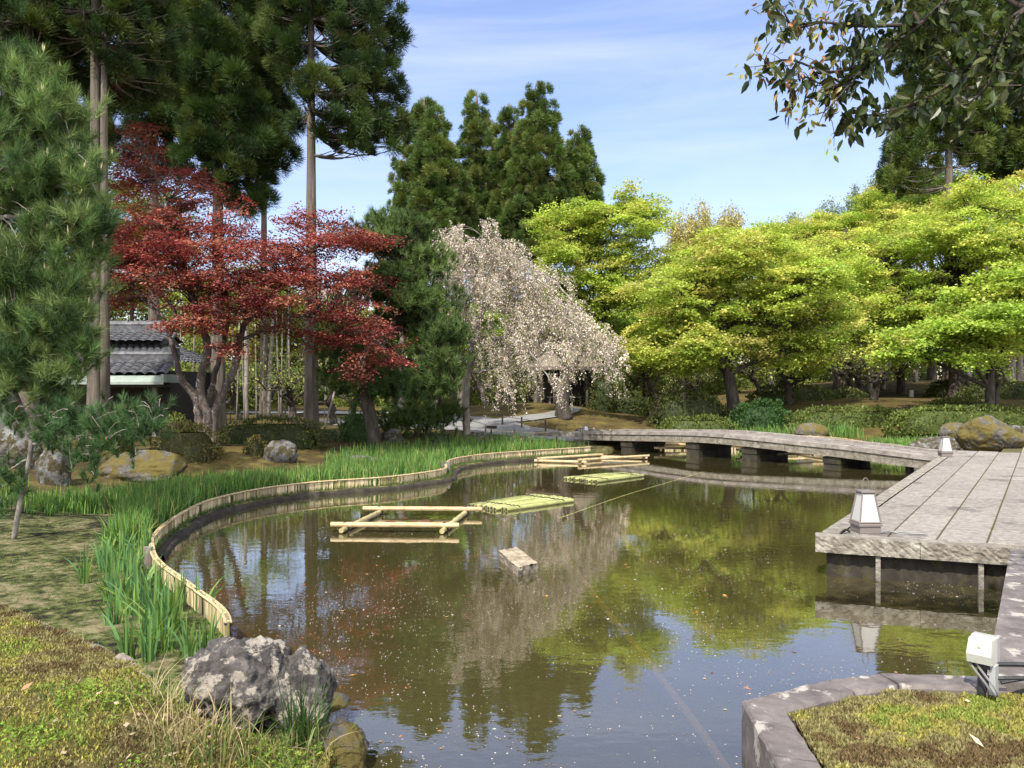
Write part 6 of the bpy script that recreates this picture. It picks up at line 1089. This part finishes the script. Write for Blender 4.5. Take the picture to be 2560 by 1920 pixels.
g = G(); P = np.stack([rng.uniform(10.4, 13.6, 1500), rng.uniform(22.0, 25.4, 1500)], 1); P[:, 0] = 11.2 + (P[:, 0] - 10.4) * .75; P = P[sdist(P, POND) > .3]; blade_field(g, P, .3, .5, .02, .035, IR + IR2); P = np.stack([rng.uniform(8, 12, 900), rng.uniform(27.2, 29.0, 900)], 1); blade_field(g, P, .35, .55, .025, .04, IR)
tag(g.build('iris_leaves', M_iris), 'iris leaves on the far shore right of the bridge', 'iris bed', kind='stuff')
# single iris plants near the camera
ip = resample([(-4.25, 9.3), (-4.1, 8.7), (-3.95, 8.2), (-3.6, 7.65), (-3.2, 7.15), (-2.85, 6.65), (-2.6, 6.3), (-2.45, 5.95), (-2.25, 5.55)], .17)
labs = ['beside the stub stake at the bend of the bamboo edging', 'half way down the near bamboo edging', 'crowding the near bamboo edging', 'next to the lichened boulder']; k = 0
protos = []
for v in range(4):
    g = G(); n = 15; a = rng.normal(0, .03, (n, 2)); g.blades(np.c_[a, np.full(n, -.02)], rng.uniform(.24, .44, n), rng.uniform(.016, .028, n), np.abs(rng.normal(.15, .3, n)), np.arctan2(a[:, 1], a[:, 0]), np.clip(cols_of(n, [(.10, .20, .06), (.13, .24, .065), (.08, .17, .065), (.20, .28, .06)], rng, .2), .01, .8), seg=5); protos.append(g.mesh('iris_plant', M_iris))
for i, q in enumerate(ip):
    for j in range(2):
        o = bpy.data.objects.new('iris_plant', protos[(i + j) % 4]); C.objects.link(o); qq = q + R.normal(0, .10, 2) - np.array([.17, .08]) * (j + .15); o.location = (qq[0], qq[1], gz(*qq)); o.rotation_euler = (0, 0, R.uniform(0, 6.28)); s_ = R.uniform(.8, 1.15); o.scale = (s_, s_, s_); tag(o, 'sword leaved iris plant along the near stretch of bamboo edging', 'iris', 'iris plants along the near bamboo edging')
# fine grass
g = G(); P = np.stack([rng.uniform(-4.6, -1.8, 16000), rng.uniform(4.2, 7.2, 16000)], 1); dB = sdist(P, BANK); P = P[(dB > .03) & (dB < .42 + .2 * vnoise(P[:, 0], P[:, 1], .3, 2)) & (sdist(P, POND) > .1)]; blade_field(g, P, .06, .16, .003, .006, [(.15, .28, .04), (.19, .33, .05), (.12, .24, .04)], .5)
P = iris_pts([tuple(q) for q in fence_near], -.0, [.5, .6, .5], 2600); blade_field(g, P, .04, .12, .003, .006, [(.09, .19, .03), (.12, .2, .04)], .5)
P = el[R.integers(0, len(el), 2600)] + 0; P = iris_pts([tuple(q) for q in el], .08, [.34, .26, .14, .1], 6500); blade_field(g, P, .04, .12, .006, .012, [(.05, .12, .02), (.07, .15, .03), (.12, .12, .05)], .5)
P = np.stack([rng.uniform(-10, -2.6, 34000), rng.uniform(5.4, 12.6, 34000)], 1); P = P[(vnoise(P[:, 0], P[:, 1], .9, 9) + .6 * vnoise(P[:, 0], P[:, 1], .25, 10) > .03) & (sdist(P, POND) > .3)]; blade_field(g, P, .02, .06, .004, .008, [(.07, .13, .025), (.10, .15, .03), (.13, .15, .045)], .6)
# tufts round the boulder
def tuft(g, x, y, n, h, pal, w=.004, spread=.05, lean=.5):
    a = rng.normal(0, spread, (n, 2)); z = np.array([max(float(bank_z(x + q[0], y + q[1])), .12) for q in a]) - .02; g.blades(np.c_[a + [x, y], z], h * rng.uniform(.5, 1.2, n), w * rng.uniform(.7, 1.4, n), np.abs(rng.normal(lean, .35, n)), np.arctan2(a[:, 1], a[:, 0]) + rng.normal(0, .5, n), np.clip(cols_of(n, pal, rng, .2), .01, .9), seg=5)
DRY = [(.38, .30, .16), (.46, .37, .21), (.28, .21, .11)]; GRN = [(.06, .12, .02), (.09, .15, .03), (.13, .17, .04)]
for q in [(-1.62, 3.95), (-1.55, 3.75), (-1.45, 3.85), (-1.66, 3.7), (-1.8, 4.0)]: tuft(g, *q, 46, .24, DRY, .004, .06, .7)
for q in [(-1.78, 4.12), (-1.5, 3.62), (-1.36, 3.7), (-1.30, 3.9), (-1.15, 3.95), (-1.02, 3.9), (-1.2, 3.72), (-1.42, 4.02), (-.95, 4.02), (-1.0, 3.7)]: tuft(g, *q, 22, .23, GRN + DRY[:1], .006, .05, .45)
for q in [(-1.08, 4.18), (-1.12, 4.12), (-1.05, 4.1)]: tuft(g, *q, 34, .36, [(.03, .07, .015), (.05, .09, .02)], .007, .04, .22)
for i in range(26): tuft(g, rng.uniform(-2.4, -1.0), rng.uniform(3.2, 4.1), 10, .10, GRN, .004, .03, .6)
tag(g.build('grass', M_iris), 'fine green and dry grass around the bank, the boulder and the edging', 'grass', kind='stuff')
# clover-like weeds by the boulder
g = G(); n = 2600; P = np.stack([rng.uniform(-2.3, -.95, n), rng.uniform(3.3, 4.15, n)], 1); kp = vnoise(P[:, 0], P[:, 1], .25, 4) > .02; P = P[kp]; n = len(P); z = bank_z(P[:, 0], P[:, 1]) + rng.uniform(.0, .06, n); U = nrm(rng.normal(0, 1, (n, 3)) * [1, 1, .4]); V = nrm(np.cross(V3(0, 0, 1) + rng.normal(0, .4, (n, 3)), U)); g.cards(np.c_[P, z], U, V, rng.uniform(.012, .024, n), .014, cols_of(n, [(.13, .22, .03), (.18, .26, .04), (.09, .15, .03)], rng)); tag(g.build('undergrowth', M_moss), 'small leafy weeds at the foot of the lichened boulder', 'weeds', kind='stuff')
# moss
def moss(g, poly, zf, n, keep=None, h=.020, sh=.04):
    poly = np.asarray(poly); lo, hi = poly.min(0), poly.max(0); P = rng.uniform(lo, hi, (n, 2)); d = sdist(P, poly); P = P[d < .01]
    vis = np.abs(P[:, 0] / np.maximum(P[:, 1], .1)) < 1.25; P = P[vis & (P[:, 1] > 2.6)]; n = len(P); z = zf(P[:, 0], P[:, 1]) - .004; b_ = vnoise(P[:, 0], P[:, 1], .32, 21) + .7 * vnoise(P[:, 0], P[:, 1], .09, 22) + sh
    pal = np.where((b_ > .22)[:, None], V3(.21, .245, .055), np.where((b_ > -.02)[:, None], V3(.275, .25, .07), np.where((b_ > -.34)[:, None], V3(.225, .195, .085), V3(.14, .10, .05)))) * (1 + .25 * rng.normal(0, 1, (n, 1)).clip(-2, 2))
    U = nrm(np.c_[rng.normal(0, .45, (n, 2)), np.ones(n)]); V = nrm(np.cross(U, rdir(n, rng))); L_ = h * rng.uniform(.5, 1.3, n); g.cards(np.c_[P, z], U, V, L_, L_ * .42, np.clip(pal, .01, .9))
g = G(); moss(g, BANK, bank_z, 430000); tag(g.build('moss', M_moss), 'yellow green and rusty moss covering the near left bank', 'moss', kind='stuff')
g = G(); moss(g, BED, bed_z, 230000, h=.022, sh=-.2); tag(g.build('moss', M_moss), 'yellow green and brown moss covering the bed inside the coping', 'moss', kind='stuff')
# fallen leaves
def leaf_litter(P, z, n, pal, l0, l1):
    a = rng.uniform(0, 6.28, n); U = nrm(np.stack([np.cos(a), np.sin(a), rng.normal(0, .25, n)], 1)); V = nrm(np.cross(V3(0, 0, 1) + rng.normal(0, .35, (n, 3)), U)); g.cards(np.c_[P, z], U, V, rng.uniform(l0, l1, n), rng.uniform(l0, l1, n) * .4, cols_of(n, pal, rng, .15))
g = G(); n = 34; P = np.stack([rng.uniform(1.45, 3.0, n), rng.uniform(2.95, 4.05, n)], 1); leaf_litter(P, bed_z(P[:, 0], P[:, 1]) + .018, n, [(.5, .36, .2), (.42, .24, .12), (.56, .46, .3), (.3, .13, .06)], .03, .075)
n = 40; P = np.stack([rng.uniform(-2.6, -.95, n), rng.uniform(3.2, 4.1, n)], 1); leaf_litter(P, bank_z(P[:, 0], P[:, 1]) + .02, n, [(.5, .36, .24), (.42, .2, .12), (.55, .42, .3)], .03, .08); tag(g.build('fallen_leaves', M_leaf), 'dry fallen leaves on the near moss', 'leaves', kind='stuff')
# petals on the water
g = G(); n = 34000; P = np.stack([rng.uniform(-4.6, 5.5, n), 3.9 + rng.random(n) ** 1.5 * 14, ], 1); P = P[(sdist(P, POND) < -.02)]; n = len(P); keep = rng.random(n) < np.clip(.22 + 1.1 * vnoise(P[:, 0], P[:, 1], .9, 31) + .8 * vnoise(P[:, 0], P[:, 1] * .5, .22, 33) + .5 * np.exp(-((P[:, 0] + 1.6) / 1.0) ** 2 - ((P[:, 1] - 6.2) / 1.2) ** 2), .05, 1); P = P[keep]; n = len(P); a = rng.uniform(0, 6.28, n); U = np.stack([np.cos(a), np.sin(a), 0 * a], 1); V = np.stack([-np.sin(a), np.cos(a), 0 * a], 1); sz = rng.uniform(.006, .014, n) * np.where(rng.random(n) < .03, 2.2, 1)
cl_ = cols_of(n, [(.66, .58, .54), (.72, .62, .56), (.5, .40, .3), (.34, .22, .13)], rng, .12); g.cards(np.c_[P, np.full(n, .004)], U, V, sz, sz * .85, np.clip(cl_, .02, .9)); n = 60; P = np.stack([rng.uniform(-2.5, 2.4, n), rng.uniform(4.4, 9.0, n)], 1); P = P[sdist(P, POND) < -.1]; leaf_litter(P, np.full(len(P), .008), len(P), [(.40, .16, .05), (.5, .26, .08), (.35, .12, .06)], .03, .06)
tag(g.build('petals', M_cherry), 'fallen cherry petals and a few brown leaves floating on the pond', 'petals', kind='stuff')
